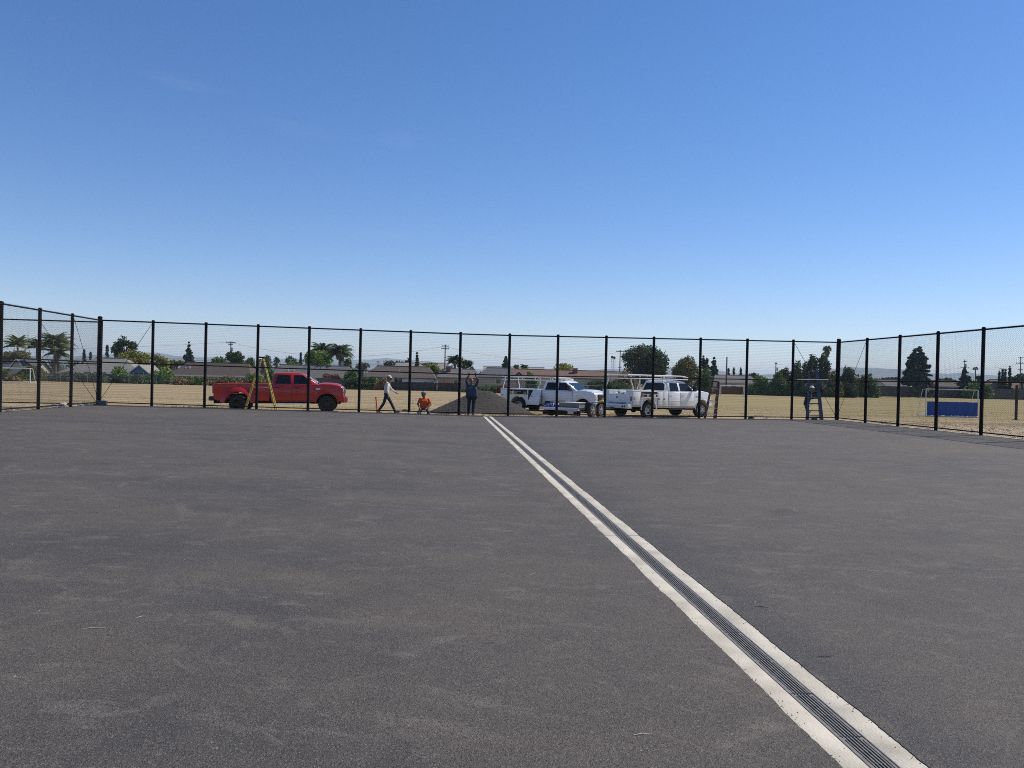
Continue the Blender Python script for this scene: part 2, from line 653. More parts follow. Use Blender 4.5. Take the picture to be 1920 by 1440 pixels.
def drain():
    t = thing('trench_drain', 'long trench drain with pale concrete borders and slotted iron grates crossing the asphalt', 'drain')
    y0, y1 = -4.0, YB - 0.02
    z = courtz(XD + 0.2) - 0.003
    for s in (-1, 1):
        # the border is cast in lengths with a fine joint between
        y = y0
        k = 0
        while y < y1 - 0.1:
            L = min(6.1, y1 - y)
            mb = MB()
            a, b_ = XD + s * 0.066, XD + s * 0.235
            mb.box(min(a, b_), max(a, b_), y + 0.004, y + L - 0.004, -0.16, z - 0.0015 * (k % 2))
            mb.build('concrete_border', M_CONC, t, bevel=0.005)
            y += L
            k += 1
    mb = MB().box(XD - 0.062, XD + 0.062, y0, y1, -0.15, -0.13)
    mb.build('channel_floor', M_DARK, t)
    for s in (-1, 1):
        MB().box(XD + s * 0.0645 - 0.003, XD + s * 0.0645 + 0.003, y0, y1, -0.13, z + 0.002).build('channel_edge_rail', M_IRON, t)
    # one grate, half a metre long: seven long bars on short cross ties, with a locking notch at each end
    def grate(seed):
        g = MB()
        L = 0.494
        nb = 7
        for i in range(nb):
            x = -0.0535 + 0.107 * i / (nb - 1)
            w = 0.0034 if 0 < i < nb - 1 else 0.0075
            g.box(x - w, x + w, 0, L, -0.024, 0)
        for yy, x0, x1 in ((0.0, -0.0535, 0.0535), (0.13, -0.036, 0.018), (0.245, -0.0535, 0.0535), (0.36, -0.018, 0.036), (L - 0.010, -0.0535, 0.0535)):
            g.box(x0, x1, yy, yy + 0.008, -0.022, -0.0045)
        for sx in (-1, 1):
            g.box(sx * 0.042 - 0.011, sx * 0.042 + 0.011, L - 0.030, L - 0.012, -0.015, 0.0008)
        return g.mesh('grate', M_IRON, smooth=False)
    me = grate(1)
    n = int((y1 - y0) / 0.5)
    r = random.Random(4)
    for i in range(n):
        o = link('grate', me, t)
        o.location = (XD + r.uniform(-0.0012, 0.0012), y0 + i * 0.5, z - 0.001 + r.uniform(-0.001, 0.001))
drain()

def mow_strips():
    for s, xx, nm in ((-1, XL, 'left'), (1, XR, 'right')):
        v, f = [], []
        r = np.random.default_rng(5 + s)
        ys = np.arange(-12, YB + 0.3, 0.25)
        for y in ys:
            a = xx + s * 0.04 + r.normal(0, 0.006)
            b_ = xx + s * 0.20 + r.normal(0, 0.02)
            z = courtz(xx) + 0.008 + r.normal(0, 0.003)
            v += [(a, y, z), (b_, y, z), (b_ + s * 0.01, y, -0.2)]
        for k in range(len(ys) - 1):
            for c in range(2):
                f.append((k * 3 + c, k * 3 + c + 1, k * 3 + c + 4, k * 3 + c + 3))
        o = link('concrete_curb', raw_mesh('concrete_curb', v, f, M_CONC2))
        struct(o, 'pale concrete strip under the %s side fence' % nm)
mow_strips()

# ------------------------------------------------------------------ chain link fences
FH = 3.66

def chain_mesh(w, seed=0):
    """one bay of 50 mm chain link, w metres wide, of zigzag wires that interlock; knuckled barbs above the top rail"""
    p = 0.0718
    n = max(1, round(w / p))
    p = w / n
    q = 0.0359
    z0, z1 = 0.05, FH + 0.035
    K = int((z1 - z0) / q)
    rad = 0.0037
    zs = z0 + q * np.arange(K + 1)
    v, f = [], []
    tri = [(math.cos(2 * PI * k / 3), math.sin(2 * PI * k / 3)) for k in range(3)]
    for i in range(n):
        base = len(v)
        for k in range(K + 1):
            side = k % 2
            x = i * p + side * p
            y = 0.0025 if side else -0.0025
            for c, s in tri:
                v.append((x + rad * c * 0.9 + rad * s * 0.3, y + rad * s, zs[k] + rad * c * 0.5))
        for k in range(K):
            for a in range(3):
                b_ = (a + 1) % 3
                f.append((base + k * 3 + a, base + k * 3 + b_, base + k * 3 + 3 + b_, base + k * 3 + 3 + a))
    return raw_mesh('chain_link_panel', v, f, M_BLACK)

def post_mesh(rad, h, cap=True):
    g = MB()
    prof = [(rad, -0.3), (rad, h)]
    if cap:
        prof += [(rad * 1.12, h), (rad * 1.12, h + 0.03), (rad * 0.8, h + 0.065), (0.001, h + 0.08)]
    g.lathe(prof, 14, 'z')
    return g.mesh('post', M_BLACK)

def rail_mesh(L, rad=0.023):
    return MB().tube([(0, 0, 0), (L, 0, 0)], rad, 8).mesh('rail', M_BLACK)

POST_ME = post_mesh(0.060, FH - 0.01)
CORNER_ME = post_mesh(0.088, FH + 0.07)

def chain_fence(label, start, dirx, bay, n, first_corner, last_corner, zf, mesh_side, truss=(), skip_first_post=False, group=None, no_posts=()):
    t = thing('chain_link_fence', label, 'fence', (start[0], start[1], 0), dirx)
    cm = chain_mesh(bay)
    ca, sa = math.cos(dirx), math.sin(dirx)
    def gz(s):
        return zf(start[0] + ca * s, start[1] + sa * s)
    for i in range(n + 1):
        if i == 0 and skip_first_post:
            continue
        if i in no_posts:
            continue
        corner = (i == 0 and first_corner) or (i == n and last_corner)
        o = link('corner_post' if corner else 'post', CORNER_ME if corner else POST_ME, t)
        o.location = (i * bay, 0, gz(i * bay))
        if not corner:
            o.rotation_euler = (random.uniform(-0.003, 0.003), random.uniform(-0.003, 0.003), random.random())
    ties = MB()
    for i in range(n):
        za, zb = gz(i * bay), gz((i + 1) * bay)
        zm = (za + zb) / 2
        o = link('chain_link_panel', cm, t)
        o.location = (i * bay, mesh_side * 0.070, zm)
        for nm, h, rad in (('top_rail', FH - 0.03, 0.030), ('middle_rail', 1.83, 0.026), ('bottom_rail', 0.10, 0.0225)):
            g = MB().tube([(i * bay + 0.03, 0, za + h), ((i + 1) * bay - 0.03, 0, zb + h)], rad, 8)
            g.build(nm, M_BLACK, t)
    for i, up in truss:       # thin diagonal truss rods in the end bays
        za = gz(i * bay)
        a = (i * bay + 0.06, mesh_side * 0.03, za + (0.16 if up else FH - 0.14))
        b_ = ((i + 1) * bay - 0.06, mesh_side * 0.03, za + (FH - 0.14 if up else 0.16))
        MB().tube([a, b_], 0.009, 6).build('truss_rod', M_BLACK, t)
    for i in ([0] if first_corner else []) + ([n] if last_corner else []):
        sx = 1 if i == 0 else -1
        x = i * bay + sx * 0.13
        g = MB().bar((x, mesh_side * 0.05, gz(x) + 0.05), (x, mesh_side * 0.05, gz(x) + FH), 0.02, 0.02)
        g.build('tension_bar', M_BLACK, t)
        for k in range(7):   # clamp bands round the corner post
            z = gz(x) + 0.3 + k * 0.52
            MB().lathe([(0.089, z - 0.012), (0.096, z - 0.012), (0.096, z + 0.012), (0.089, z + 0.012)], 12, 'z', (i * bay, 0, 0)).box(
                min(i * bay, x) , max(i * bay, x), mesh_side * 0.085 - 0.004, mesh_side * 0.085 + 0.004, z - 0.012, z + 0.012).build('tension_band', M_BLACK, t)
    return t

BB = (XR - XL) / 15
chain_fence('tall black chain link fence straight across the far end of the court', (XL, YB), 0.0, BB, 15, True, True,
            lambda x, y: courtz(x), -1, truss=((0, True), (14, False)))
chain_fence('black chain link fence running towards the viewer along the court\'s right edge', (XR, YB), -PI / 2, 2.4185, 7, False, False,
            lambda x, y: courtz(x), -1, truss=((0, True),), skip_first_post=True)
chain_fence('black chain link fence running towards the viewer along the court\'s left edge', (XL, YB), -PI / 2, 2.46, 6, False, False,
            lambda x, y: courtz(x), 1, truss=((0, True),), skip_first_post=True)
chain_fence('black chain link fence beyond the left side fence, level with the far corner', (XL, YB), PI, 2.46, 3, False, False,
            lambda x, y: 0.06, 1, truss=((0, True),), skip_first_post=True)

# ------------------------------------------------------------------ shared paint and metal
M_GLASS = mat('vehicle_glass', (0.010, 0.013, 0.015), 0.05, spec=0.35, var=0.05)
M_WGLASS = mat('house_glass', (0.015, 0.018, 0.022), 0.08, spec=0.8, var=0.2)
M_RUB = mat('tyre_rubber', (0.016, 0.016, 0.016), 0.85, col2=(0.03, 0.028, 0.026), scale=9)
M_RUBD = mat('dusty_tyre', (0.03, 0.028, 0.025), 0.9, col2=(0.10, 0.085, 0.065), scale=7)
M_CHR = mat('chrome', (0.75, 0.76, 0.78), 0.14, 1.0, var=0.05)
M_STEEL = mat('wheel_steel', (0.42, 0.42, 0.42), 0.35, 0.7, var=0.2)
M_TRIM = mat('black_trim', (0.015, 0.015, 0.016), 0.55)
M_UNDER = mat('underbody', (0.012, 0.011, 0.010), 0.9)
M_LAMP = mat('headlamp', (0.62, 0.64, 0.66), 0.12, 0.3, var=0.15, scale=20, coat=0.6)
M_TAIL = mat('tail_lamp', (0.30, 0.01, 0.008), 0.2, coat=0.5)
M_ALU = mat('aluminium', (0.62, 0.63, 0.64), 0.38, 0.85, var=0.12)
M_WPIPE = mat('white_pipe', (0.72, 0.72, 0.70), 0.45, var=0.08)
M_WHITE = mat('white_paint', (0.78, 0.79, 0.79), 0.26, var=0.05, scale=2, coat=0.5)
M_WHITE2 = mat('white_body_paint', (0.75, 0.76, 0.755), 0.34, var=0.09, scale=3, coat=0.3)
M_RED = mat('red_paint', (0.42, 0.016, 0.012), 0.30, var=0.06, scale=1.5, coat=0.35)
M_PLATE = mat('plate_white', (0.7, 0.7, 0.68), 0.5)

def wheel(parent, x, y, rad, width, face, rim_mat=None, tyre_mat=None, dish=0.0, steer=0.0, z=None, spokes=8):
    """tyre and rim round a y axis; face is the side (+1/-1) that shows"""
    rr = rad * 0.60
    t = MB()
    w = width / 2
    t.lathe([(rr, -w * 0.86), (rr + 0.03, -w), (rad * 0.90, -w), (rad * 0.975, -w * 0.82), (rad, -w * 0.55), (rad, w * 0.55),
             (rad * 0.975, w * 0.82), (rad * 0.90, w), (rr + 0.03, w), (rr, w * 0.86), (rr, -w * 0.86)], 30)
    for k in range(30):   # tread lugs
        a = 2 * PI * k / 30
        c, s = math.cos(a), math.sin(a)
        for yy in (-w * 0.62, w * 0.62):
            t.bar((c * (rad - 0.01), yy, s * (rad - 0.01)), (c * (rad + 0.008), yy, s * (rad + 0.008)), w * 0.5, 0.03)
    o = t.build('wheel', tyre_mat or M_RUB, parent, angle=50)
    o.location = (x, y, rad if z is None else z)
    o.rotation_euler = (0, 0, steer)
    g = MB()
    fy = face * w * (0.80 - dish)
    g.lathe([(rr * 1.02, face * w * 0.9), (rr * 0.93, face * w * 0.86), (rr * 0.90, fy - face * 0.015), (rr * 0.86, fy - face * 0.05)], 28)
    for k in range(spokes):
        a = 2 * PI * (k + 0.5) / spokes
        c, s = math.cos(a), math.sin(a)
        g.bar((c * rr * 0.3, fy, s * rr * 0.3), (c * rr * 0.9, fy - face * 0.02, s * rr * 0.9), 0.035, rr * 0.34)
    g.lathe([(rr * 0.40, fy - face * 0.03), (rr * 0.40, fy + face * 0.012), (rr * 0.26, fy + face * 0.022), (rr * 0.24, fy + face * 0.055), (rr * 0.15, fy + face * 0.065), (0.001, fy + face * 0.066)], 20)
    g.build('rim', rim_mat or M_STEEL, o)
    MB().lathe([(rr * 0.88, fy - face * 0.055), (0.001, fy - face * 0.056)], 20).build('brake_disc', M_UNDER, o)
    return o

def arc(cx, cz, r, a0, a1, n=12):
    return [(cx + r * math.cos(math.radians(a0 + (a1 - a0) * i / n)), cz + r * math.sin(math.radians(a0 + (a1 - a0) * i / n))) for i in range(n + 1)]

def crew_cab(t, paint, wb=4.38, hw=0.98, roof=1.96, black_grille=False, style=0, tyre=0.40):
    """four door cab, bonnet and front end of a full size truck; rear axle at x = 0, front axle at x = wb, travelling +x"""
    o = wb - 4.38
    fa = arc(wb, tyre + 0.03, 0.535, 2, 178, 14)
    nose = 5.16 + o
    prof = [(1.53, 0.52), (1.53, 1.36), (3.96 + o, 1.385), (4.15 + o, 1.42), (4.55 + o, 1.41), (4.90 + o, 1.365), (5.06 + o, 1.30), (nose, 1.20), (nose + 0.02, 1.0),
            (nose, 0.70), (nose - 0.03, 0.60)] + [(x, z) for x, z in fa if z > 0.52] + [(wb - 0.54, 0.52)]
    MB().prism(prof, -hw, hw).build('body', paint, t, bevel=0.045, seg=3)
    # greenhouse
    zb, zt = 1.355, roof
    def ring(z, xr, xf, w, rnd):
        return [(xr, -w + rnd, z), (xr + rnd, -w, z), (xf - rnd * 2, -w, z), (xf, -w + rnd * 1.6, z), (xf + 0.02, 0, z), (xf, w - rnd * 1.6, z), (xf - rnd * 2, w, z), (xr + rnd, w, z), (xr, w - rnd, z), (xr - 0.01, 0, z)]
    A = (1.56, 4.02 + o, 0.945)
    B = (1.66, 3.24 + o, 0.79)
    rings = [ring(zb - 0.05, *A, 0.05), ring(zb + 0.02, *A, 0.05), ring(zt - 0.10, *B, 0.05), ring(zt - 0.03, B[0] + 0.05, B[1] - 0.09, B[2] - 0.04, 0.08), ring(zt, B[0] + 0.20, B[1] - 0.34, B[2] - 0.20, 0.1)]
    MB().loft(rings).build('cab_roof', paint, t, bevel=0.0, angle=60)
    def side_pt(x, k, s, off=0.006):
        """point on the side of the greenhouse, k = 0 at the belt and 1 below the roof edge"""
        w = A[2] + (B[2] - A[2]) * k
        return (x, s * (w + off), zb + 0.02 + (zt - 0.12 - zb) * k)
    def glass(quad_fn, nm, off=0.006, material=M_GLASS, parent=t):
        outer = quad_fn
        c = sum((Vector(p) for p in outer), Vector()) / len(outer)
        nrm = (Vector(outer[1]) - Vector(outer[0])).cross(Vector(outer[2]) - Vector(outer[0])).normalized()
        inner = [Vector(p) - nrm * 0.02 for p in outer]
        mb = MB()
        n = len(outer)
        mb.add(list(outer) + inner, [tuple(range(n)), tuple(range(2 * n - 1, n - 1, -1))] + [(i, i + n, (i + 1) % n + n, (i + 1) % n) for i in range(n)])
        return mb.build(nm, material, parent)
    xw = 3.80 + o      # base of the front window at the belt
    def win(pts, s):
        return [side_pt(x, k, s) for x, k in (pts if s < 0 else pts[::-1])]
    for s in (-1, 1):
        # doors: plates a few mm proud of the body with open joints around
        for i, (xa, xb) in enumerate(((1.60, 2.52), (2.545, 3.72 + o))):
            d = MB()
            front = i == 1
            poly = [(xa, 0.60), (xb, 0.60), (xb, 1.345), (xa, 1.345)]
            if not front:
                poly = [(xa, 0.60 if wb > 0 else 0.8), (xb, 0.60), (xb, 1.345), (xa, 1.345)]
            d.prism(poly, s * hw - 0.004, s * (hw + 0.008))
            dr = d.build('door', paint, t, bevel=0.006)
            ya_, yb_ = sorted((s * (hw - 0.01), s * (hw + 0.003)))
            MB().box(xa - 0.014, xb + 0.014, ya_, yb_, 0.585, 1.352).build('door_gap_shade', M_TRIM, dr)  # dark backing plate, paints the shaded gap round the door
            MB().box(xa + 0.10, xa + 0.30, s * hw + s * 0.008 - 0.012, s * hw + s * 0.008 + s * 0.028 + 0.006, 1.195, 1.245).build('handle', M_TRIM if not style else M_CHR, dr, bevel=0.008)
            MB().box(xa + 0.02, xb - 0.02, s * (hw + 0.008) - 0.006, s * (hw + 0.008) + 0.010, 0.86, 0.90).build('side_moulding', paint, dr, bevel=0.004)
        glass(win([(1.74, 0.06), (2.46, 0.06), (2.44, 0.95), (1.83, 0.95)], s), 'side_window')
        glass(win([(2.60, 0.06), (xw - 0.10, 0.06), (xw - 0.22, 0.30), (3.22 + o, 0.95), (2.60, 0.95)], s), 'side_window')
        # mirror on two arms
        mm = MB()
        mm.box(3.50 + o, 3.64 + o, s * (hw + 0.14) - 0.10, s * (hw + 0.14) + 0.10, 1.40, 1.70)
        mr = mm.build('wing_mirror', paint if not style else M_TRIM, t, bevel=0.035, seg=3)
        g = MB()
        g.tube([(3.55 + o, s * 0.93, 1.42), (3.57 + o, s * (hw + 0.08), 1.46)], 0.02, 6).tube([(3.52 + o, s * 0.90, 1.56), (3.57 + o, s * (hw + 0.08), 1.60)], 0.016, 6)
        g.build('mirror_arm', M_TRIM, mr)
        # headlight
        MB().box(nose - 0.20, nose + 0.018, s * (hw - 0.15) - 0.135, s * (hw - 0.15) + 0.153, 0.86, 1.20).build('headlight', M_LAMP, t, bevel=0.03)
        MB().box(nose - 0.17, nose + 0.028, s * (hw - 0.13) - 0.10, s * (hw - 0.13) + 0.138, 1.02, 1.035).build('lamp_divider', M_TRIM, t)
        # arch lip
        lip = MB()
        pts = [(x, s * (hw + 0.002), z) for x, z in arc(wb, tyre + 0.03, 0.55, 0, 180, 18)]
        lip.tube(pts, 0.028, 6)
        lip.build('wheel_arch', paint, t)
        MB().box(1.62, 3.62 + o, s * hw - 0.10 * (s > 0) - 0.07, s * hw + 0.10 * (s < 0) + 0.07, 0.42, 0.475).build('running_board', M_CHR if not style else M_TRIM, t, bevel=0.015)
        # tow hook side marker badge on the front wing
        MB().box(3.86 + o, 4.06 + o, s * hw - 0.004, s * hw + s * 0.009 + 0.004 * s, 1.13, 1.20).build('wing_badge', M_CHR, t, bevel=0.003)
    # windscreen and rear window
    def scr(k, y, front):
        xa, xb = (A[1], B[1]) if front else (A[0], B[0])
        return (xa + (xb - xa) * k + (0.045 if front else -0.018) - (abs(y) ** 2 * 0.03 if front else 0), y, zb + 0.02 + (zt - 0.12 - zb) * k)
    glass([scr(0.06, -0.80, True), scr(0.06, 0.0, True), scr(0.06, 0.80, True), scr(0.96, 0.66, True), scr(0.96, 0.0, True), scr(0.96, -0.66, True)], 'windscreen')
    glass([scr(0.10, 0.78, False), scr(0.10, -0.78, False), scr(0.92, -0.64, False), scr(0.92, 0.64, False)], 'rear_window')
    # bonnet plate with a raised centre
    zs = ((3.99 + o, 1.40), (4.15 + o, 1.432), (4.55 + o, 1.422), (4.88 + o, 1.378), (5.02 + o, 1.325))
    rings = []
    for x, z in zs:
        rings.append([(x, -0.86, z - 0.03), (x, -0.84, z + 0.003), (x, -0.50, z + 0.022), (x, -0.40, z + 0.05), (x, 0.40, z + 0.05), (x, 0.50, z + 0.022), (x, 0.84, z + 0.003), (x, 0.86, z - 0.03)])
    MB().loft(rings).build('bonnet', paint, t, angle=50)
    for s in (-1, 1):     # wiper arms
        MB().tube([(4.02 + o, s * 0.5, 1.42), (3.90 + o, s * 0.1, 1.50)], 0.010, 5).build('wiper', M_TRIM, t)
    # grille
    gr = MB().box(nose - 0.02, nose + 0.045, -0.66, 0.66, 0.82, 1.22).build('grille', M_TRIM, t, bevel=0.02)
    for z in (0.90, 1.02, 1.14):
        MB().box(nose + 0.04, nose + 0.065, -0.63, 0.63, z - 0.022, z + 0.022).build('grille_bar', M_CHR if not black_grille else M_TRIM, gr, bevel=0.008)
    MB().lathe([(0.075, 0.06), (0.075, 0.085), (0.001, 0.09)], 20, 'x', (nose + 0.01, 0, 1.03)).build('grille_emblem', M_CHR, gr)
    # front bumper
    b = MB()
    for (ya, yb, dx) in ((-0.99, -0.6, 0.02), (-0.6, 0.6, 0.10), (0.6, 0.99, 0.02)):
        b.box(nose - 0.10, nose + 0.06 + dx, ya, yb, 0.50, 0.79)
    fb = b.build('front_bumper', paint if not style else M_CHR, t, bevel=0.02)
    MB().box(nose + 0.14, nose + 0.165, -0.5, 0.5, 0.54, 0.68).build('bumper_intake', M_TRIM, fb)
    # underside
    u = MB()
    u.box(-1.0, 5.0 + o, -0.42, 0.42, 0.42, 0.62)
    u.box(1.6, 3.5 + o, -0.86, 0.86, 0.47, 0.60)
    u.box(wb - 0.55, wb + 0.55, -0.66, 0.66, 0.55, 1.1)
    u.box(-0.5, 0.5, -0.55, 0.55, 0.55, 0.9)
    u.tube([(0, -0.8, tyre), (0, 0.8, tyre)], 0.07, 8).tube([(wb, -0.75, tyre), (wb, 0.75, tyre)], 0.06, 8).ball((0, 0, tyre), 0.17)
    u.tube([(0.4, 0.3, tyre + 0.1), (wb - 0.6, 0.25, 0.5)], 0.05, 8)
    u.build('chassis', M_UNDER, t)

def steps(t):
    pass

def red_pickup():
    d = 37.2
    p = W(443, 770, d)
    t = thing('pickup_truck', 'red crew cab pickup truck parked side-on behind the fence, facing right', 'truck', (p.x, p.y + 0.95, -0.26), math.radians(5.5))
    t.rotation_euler = (0, math.radians(-0.7), math.radians(4.5))
    crew_cab(t, M_RED, wb=4.2, style=0, tyre=0.40)
    ra = arc(0, 0.43, 0.56, 178, 2, 16)
    prof = [(-1.12, 0.62), (-1.17, 1.30), (-1.12, 1.40), (1.46, 1.40), (1.46, 0.56), (0.57, 0.56)] + [(x, z) for x, z in ra[::-1] if z > 0.56] + [(-0.57, 0.56)]
    # two bed sides, floor, tailgate
    for s in (-1, 1):
        MB().prism(prof, s * 0.98 - 0.11 * (s > 0), s * 0.98 + 0.11 * (s < 0)).build('bed_side', M_RED, t, bevel=0.03, seg=3)
        # swollen rear arch over the twin wheels
        rings = []
        outer = arc(0, 0.43, 0.84, 176, 4, 20)
        inner = arc(0, 0.43, 0.585, 176, 4, 20)
        for (xo, zo), (xi, zi) in zip(outer, inner):
            rings.append([(xo, s * 0.975, zo), (xo * 0.93, s * 1.02, 0.43 + (zo - 0.43) * 0.95), (xi * 1.12, s * 1.10, 0.43 + (zi - 0.43) * 1.12), (xi * 1.02, s * 1.125, 0.43 + (zi - 0.43) * 1.02), (xi, s * 1.11, zi), (xi, s * 0.975, zi)])
        MB().loft(rings).build('rear_arch_flare', M_RED, t, angle=50)
        MB().box(-1.185, -1.10, s * 0.90 - 0.075, s * 0.90 + 0.083, 0.92, 1.30).build('tail_light', M_TAIL, t, bevel=0.015)
        wheel(t, 0, s * 0.98, 0.40, 0.24, s, M_TRIM, dish=0.9)
        wheel(t, 0, s * 0.68, 0.40, 0.24, s, M_TRIM, dish=0.2)
        wheel(t, 4.2, s * 0.86, 0.42, 0.27, s, M_TRIM, steer=0.10, z=0.42)
    MB().box(-1.05, 1.45, -0.88, 0.88, 0.62, 0.70).build('bed_floor', M_UNDER, t)
    MB().box(1.38, 1.45, -0.88, 0.88, 0.70, 1.395).build('bed_front_panel', M_RED, t)
    MB().box(-1.165, -1.09, -0.80, 0.80, 0.66, 1.39).build('tailgate', M_RED, t, bevel=0.015)
    rb = MB()
    rb.box(-1.36, -1.14, -0.95, 0.95, 0.56, 0.76)
    rb.build('rear_bumper', M_TRIM, t, bevel=0.02)
    MB().box(-1.30, -0.95, -0.10, 0.10, 0.40, 0.55).build('tow_hitch', M_UNDER, t)
    MB().box(0.75, 1.2, -1.06, -1.03, 0.35, 0.75).build('mud_flap', M_TRIM, t) if False else None
red_pickup()

M_BLUE = mat('blue_tarp', (0.02, 0.045, 0.20), 0.5, var=0.3, scale=8, bump=0.6, bscale=9)
M_CARD = mat('cardboard', (0.32, 0.20, 0.11), 0.9, var=0.2)
M_GREYP = mat('grey_pipe', (0.35, 0.36, 0.37), 0.5)
M_ORNG = mat('safety_orange', (0.80, 0.12, 0.025), 0.7, var=0.08)

def service_body(t, tyre, paint, open_bay, open_front):
    """utility body: tool lockers along both sides of a load floor, rear axle at x = 0"""
    x0, x1, zt, zb = -1.25, 1.46, 1.42, 0.60
    ra = [(x, z) for x, z in arc(0, tyre + 0.02, 0.56, 178, 2, 14) if z > zb]
    for s in (-1, 1):
        prof = [(x0, zb), (x0, zt), (x1, zt), (x1, zb - 0.06), (0.57, zb - 0.06)] + ra[::-1] + [(-0.57, zb)]
        y_in, y_out = 0.60, 1.06
        ya, yb = sorted((s * y_in, s * y_out))
        MB().prism(prof, ya, yb).build('locker_body', paint, t, bevel=0.012)
        yf = s * y_out
        doors = [(-1.21, -0.66, 0.66, 1.36, False), (-0.60, 0.60, 1.10, 1.36, True), (0.66, 1.03, 0.60, 1.36, False), (1.06, 1.42, 0.60, 1.36, False)]
        for (a, b_, c, d_, mid) in doors:
            if s < 0 and mid and open_bay:
                # open locker: flat dark plate paints its shaded inside, behind shelves and tool boxes, its flap hanging down
                ob = MB().box(a, b_, yf - 0.004, yf + 0.002, c, d_).build('locker_shade_plate', M_UNDER, t)
                MB().box(a, b_, yf - 0.03, yf - 0.001 - 0.004, (c + d_) / 2 - 0.01, (c + d_) / 2 + 0.012).build('shelf', paint, ob)
                rr = random.Random(int(tyre * 1000) + open_front)
                xx = a + 0.04
                while xx < b_ - 0.2:
                    w = rr.uniform(0.08, 0.22)
                    MB().box(xx, xx + w, yf - 0.05, yf - 0.012, c + 0.01, c + rr.uniform(0.07, 0.2)).build('stored_box', rr.choice([M_CARD, M_GREYP, M_UNDER, M_WPIPE]), ob)
                    xx += w + 0.03
                MB().box(a, b_, yf - 0.10, yf - 0.004, c - 0.035, c - 0.012).build('locker_flap', paint, t)
                continue
            if s < 0 and open_front and a > 0.6:
                continue
            dr = MB().box(a, b_, yf - 0.004, yf + 0.014, c, d_) if s > 0 else MB().box(a, b_, yf - 0.014, yf + 0.004, c, d_)
            dr = dr.build('locker_door', paint, t, bevel=0.004)
            ya_, yb_ = sorted((s * (y_out - 0.01), s * (y_out + 0.004)))
            MB().box(a - 0.018, b_ + 0.018, ya_, yb_, c - 0.018, d_ + 0.018).build('door_gap_shade', M_TRIM, dr)  # dark plate behind the locker door colours in its shaded gap
            if a > 1.0 and s < 0:
                for kz in range(3):
                    MB().box(a + 0.05, b_ - 0.05 - 0.06 * kz, yf - 0.0165, yf - 0.010, c + 0.14 + 0.045 * kz, c + 0.158 + 0.045 * kz).build('faded_lettering', M_GREYP, dr)
            MB().lathe([(0.045, 0), (0.045, 0.02), (0.001, 0.022)], 12, 'y', ((a + 0.08) if not mid else (a + b_) / 2, yf + (0.012 if s > 0 else -0.034), (c + d_) / 2 if not mid else d_ - 0.06)).build('lock', M_TRIM, dr)
        if s < 0 and open_front:
            # front locker door swung wide open
            q = MB()
            q.box(0.0, 1.05, -0.02, 0.02, 0.50, 1.40)
            dr = q.build('locker_door', paint, t, 'open front locker door', bevel=0.006)
            dr.location = (0.55, yf - 0.06, 0)
            dr.rotation_euler = (math.radians(-9), 0, math.radians(-18))
            MB().lathe([(0.05, 0), (0.05, 0.02), (0.001, 0.022)], 12, 'y', (0.4, -0.04, 1.0)).build('lock', M_TRIM, dr)
            MB().box(0.68, 1.42, yf - 0.004, yf + 0.003, 0.60, 1.36).build('locker_shade_plate', M_UNDER, t)  # flat dark plate, the locker's inner shade put in as colour
        MB().box(x0 - 0.01, x0 + 0.04, s * 0.98 - 0.06, s * 0.98 + 0.065, 0.88, 1.10).build('tail_light', M_TAIL, t, bevel=0.01)
        rings = [[(x, s * (y_out + 0.003), z) for x, z in ()]]
        lip = MB().tube([(x, s * (y_out - 0.01), z) for x, z in arc(0, tyre + 0.02, 0.575, 0, 180, 16)], 0.03, 6)
        lip.build('wheel_arch', paint, t)
    MB().box(x0, x1, -0.60, 0.60, 0.74, 0.80).build('load_floor', M_GREYP, t)
    MB().box(x1 - 0.05, x1, -0.60, 0.60, 0.80, 1.415).build('bulkhead', paint, t)
    tg = MB().box(x0 - 0.004, x0 + 0.05, -0.595, 0.595, 0.80, 1.22).build('tailgate', paint, t, bevel=0.01)
    MB().lathe([(0.05, 0), (0.05, 0.015), (0.001, 0.02)], 12, 'x', (x0 - 0.022, 0, 1.05)).build('latch', M_TRIM, tg)
    rb = MB().box(x0 - 0.30, x0 - 0.01, -1.04, 1.04, 0.50, 0.72).build('rear_bumper', paint, t, bevel=0.01)
    for y in (-0.32, -0.17):
        MB().lathe([(0.055, 0.0), (0.055, -0.012), (0.04, -0.014), (0.001, -0.010)], 14, 'x', (x0 - 0.30, y - 0.5, 0.60)).build('bumper_lamp', M_TRIM, rb)
    MB().box(x0 - 0.42, x0 - 0.2, -0.12, 0.12, 0.36, 0.5).build('tow_hitch', M_UNDER, t)

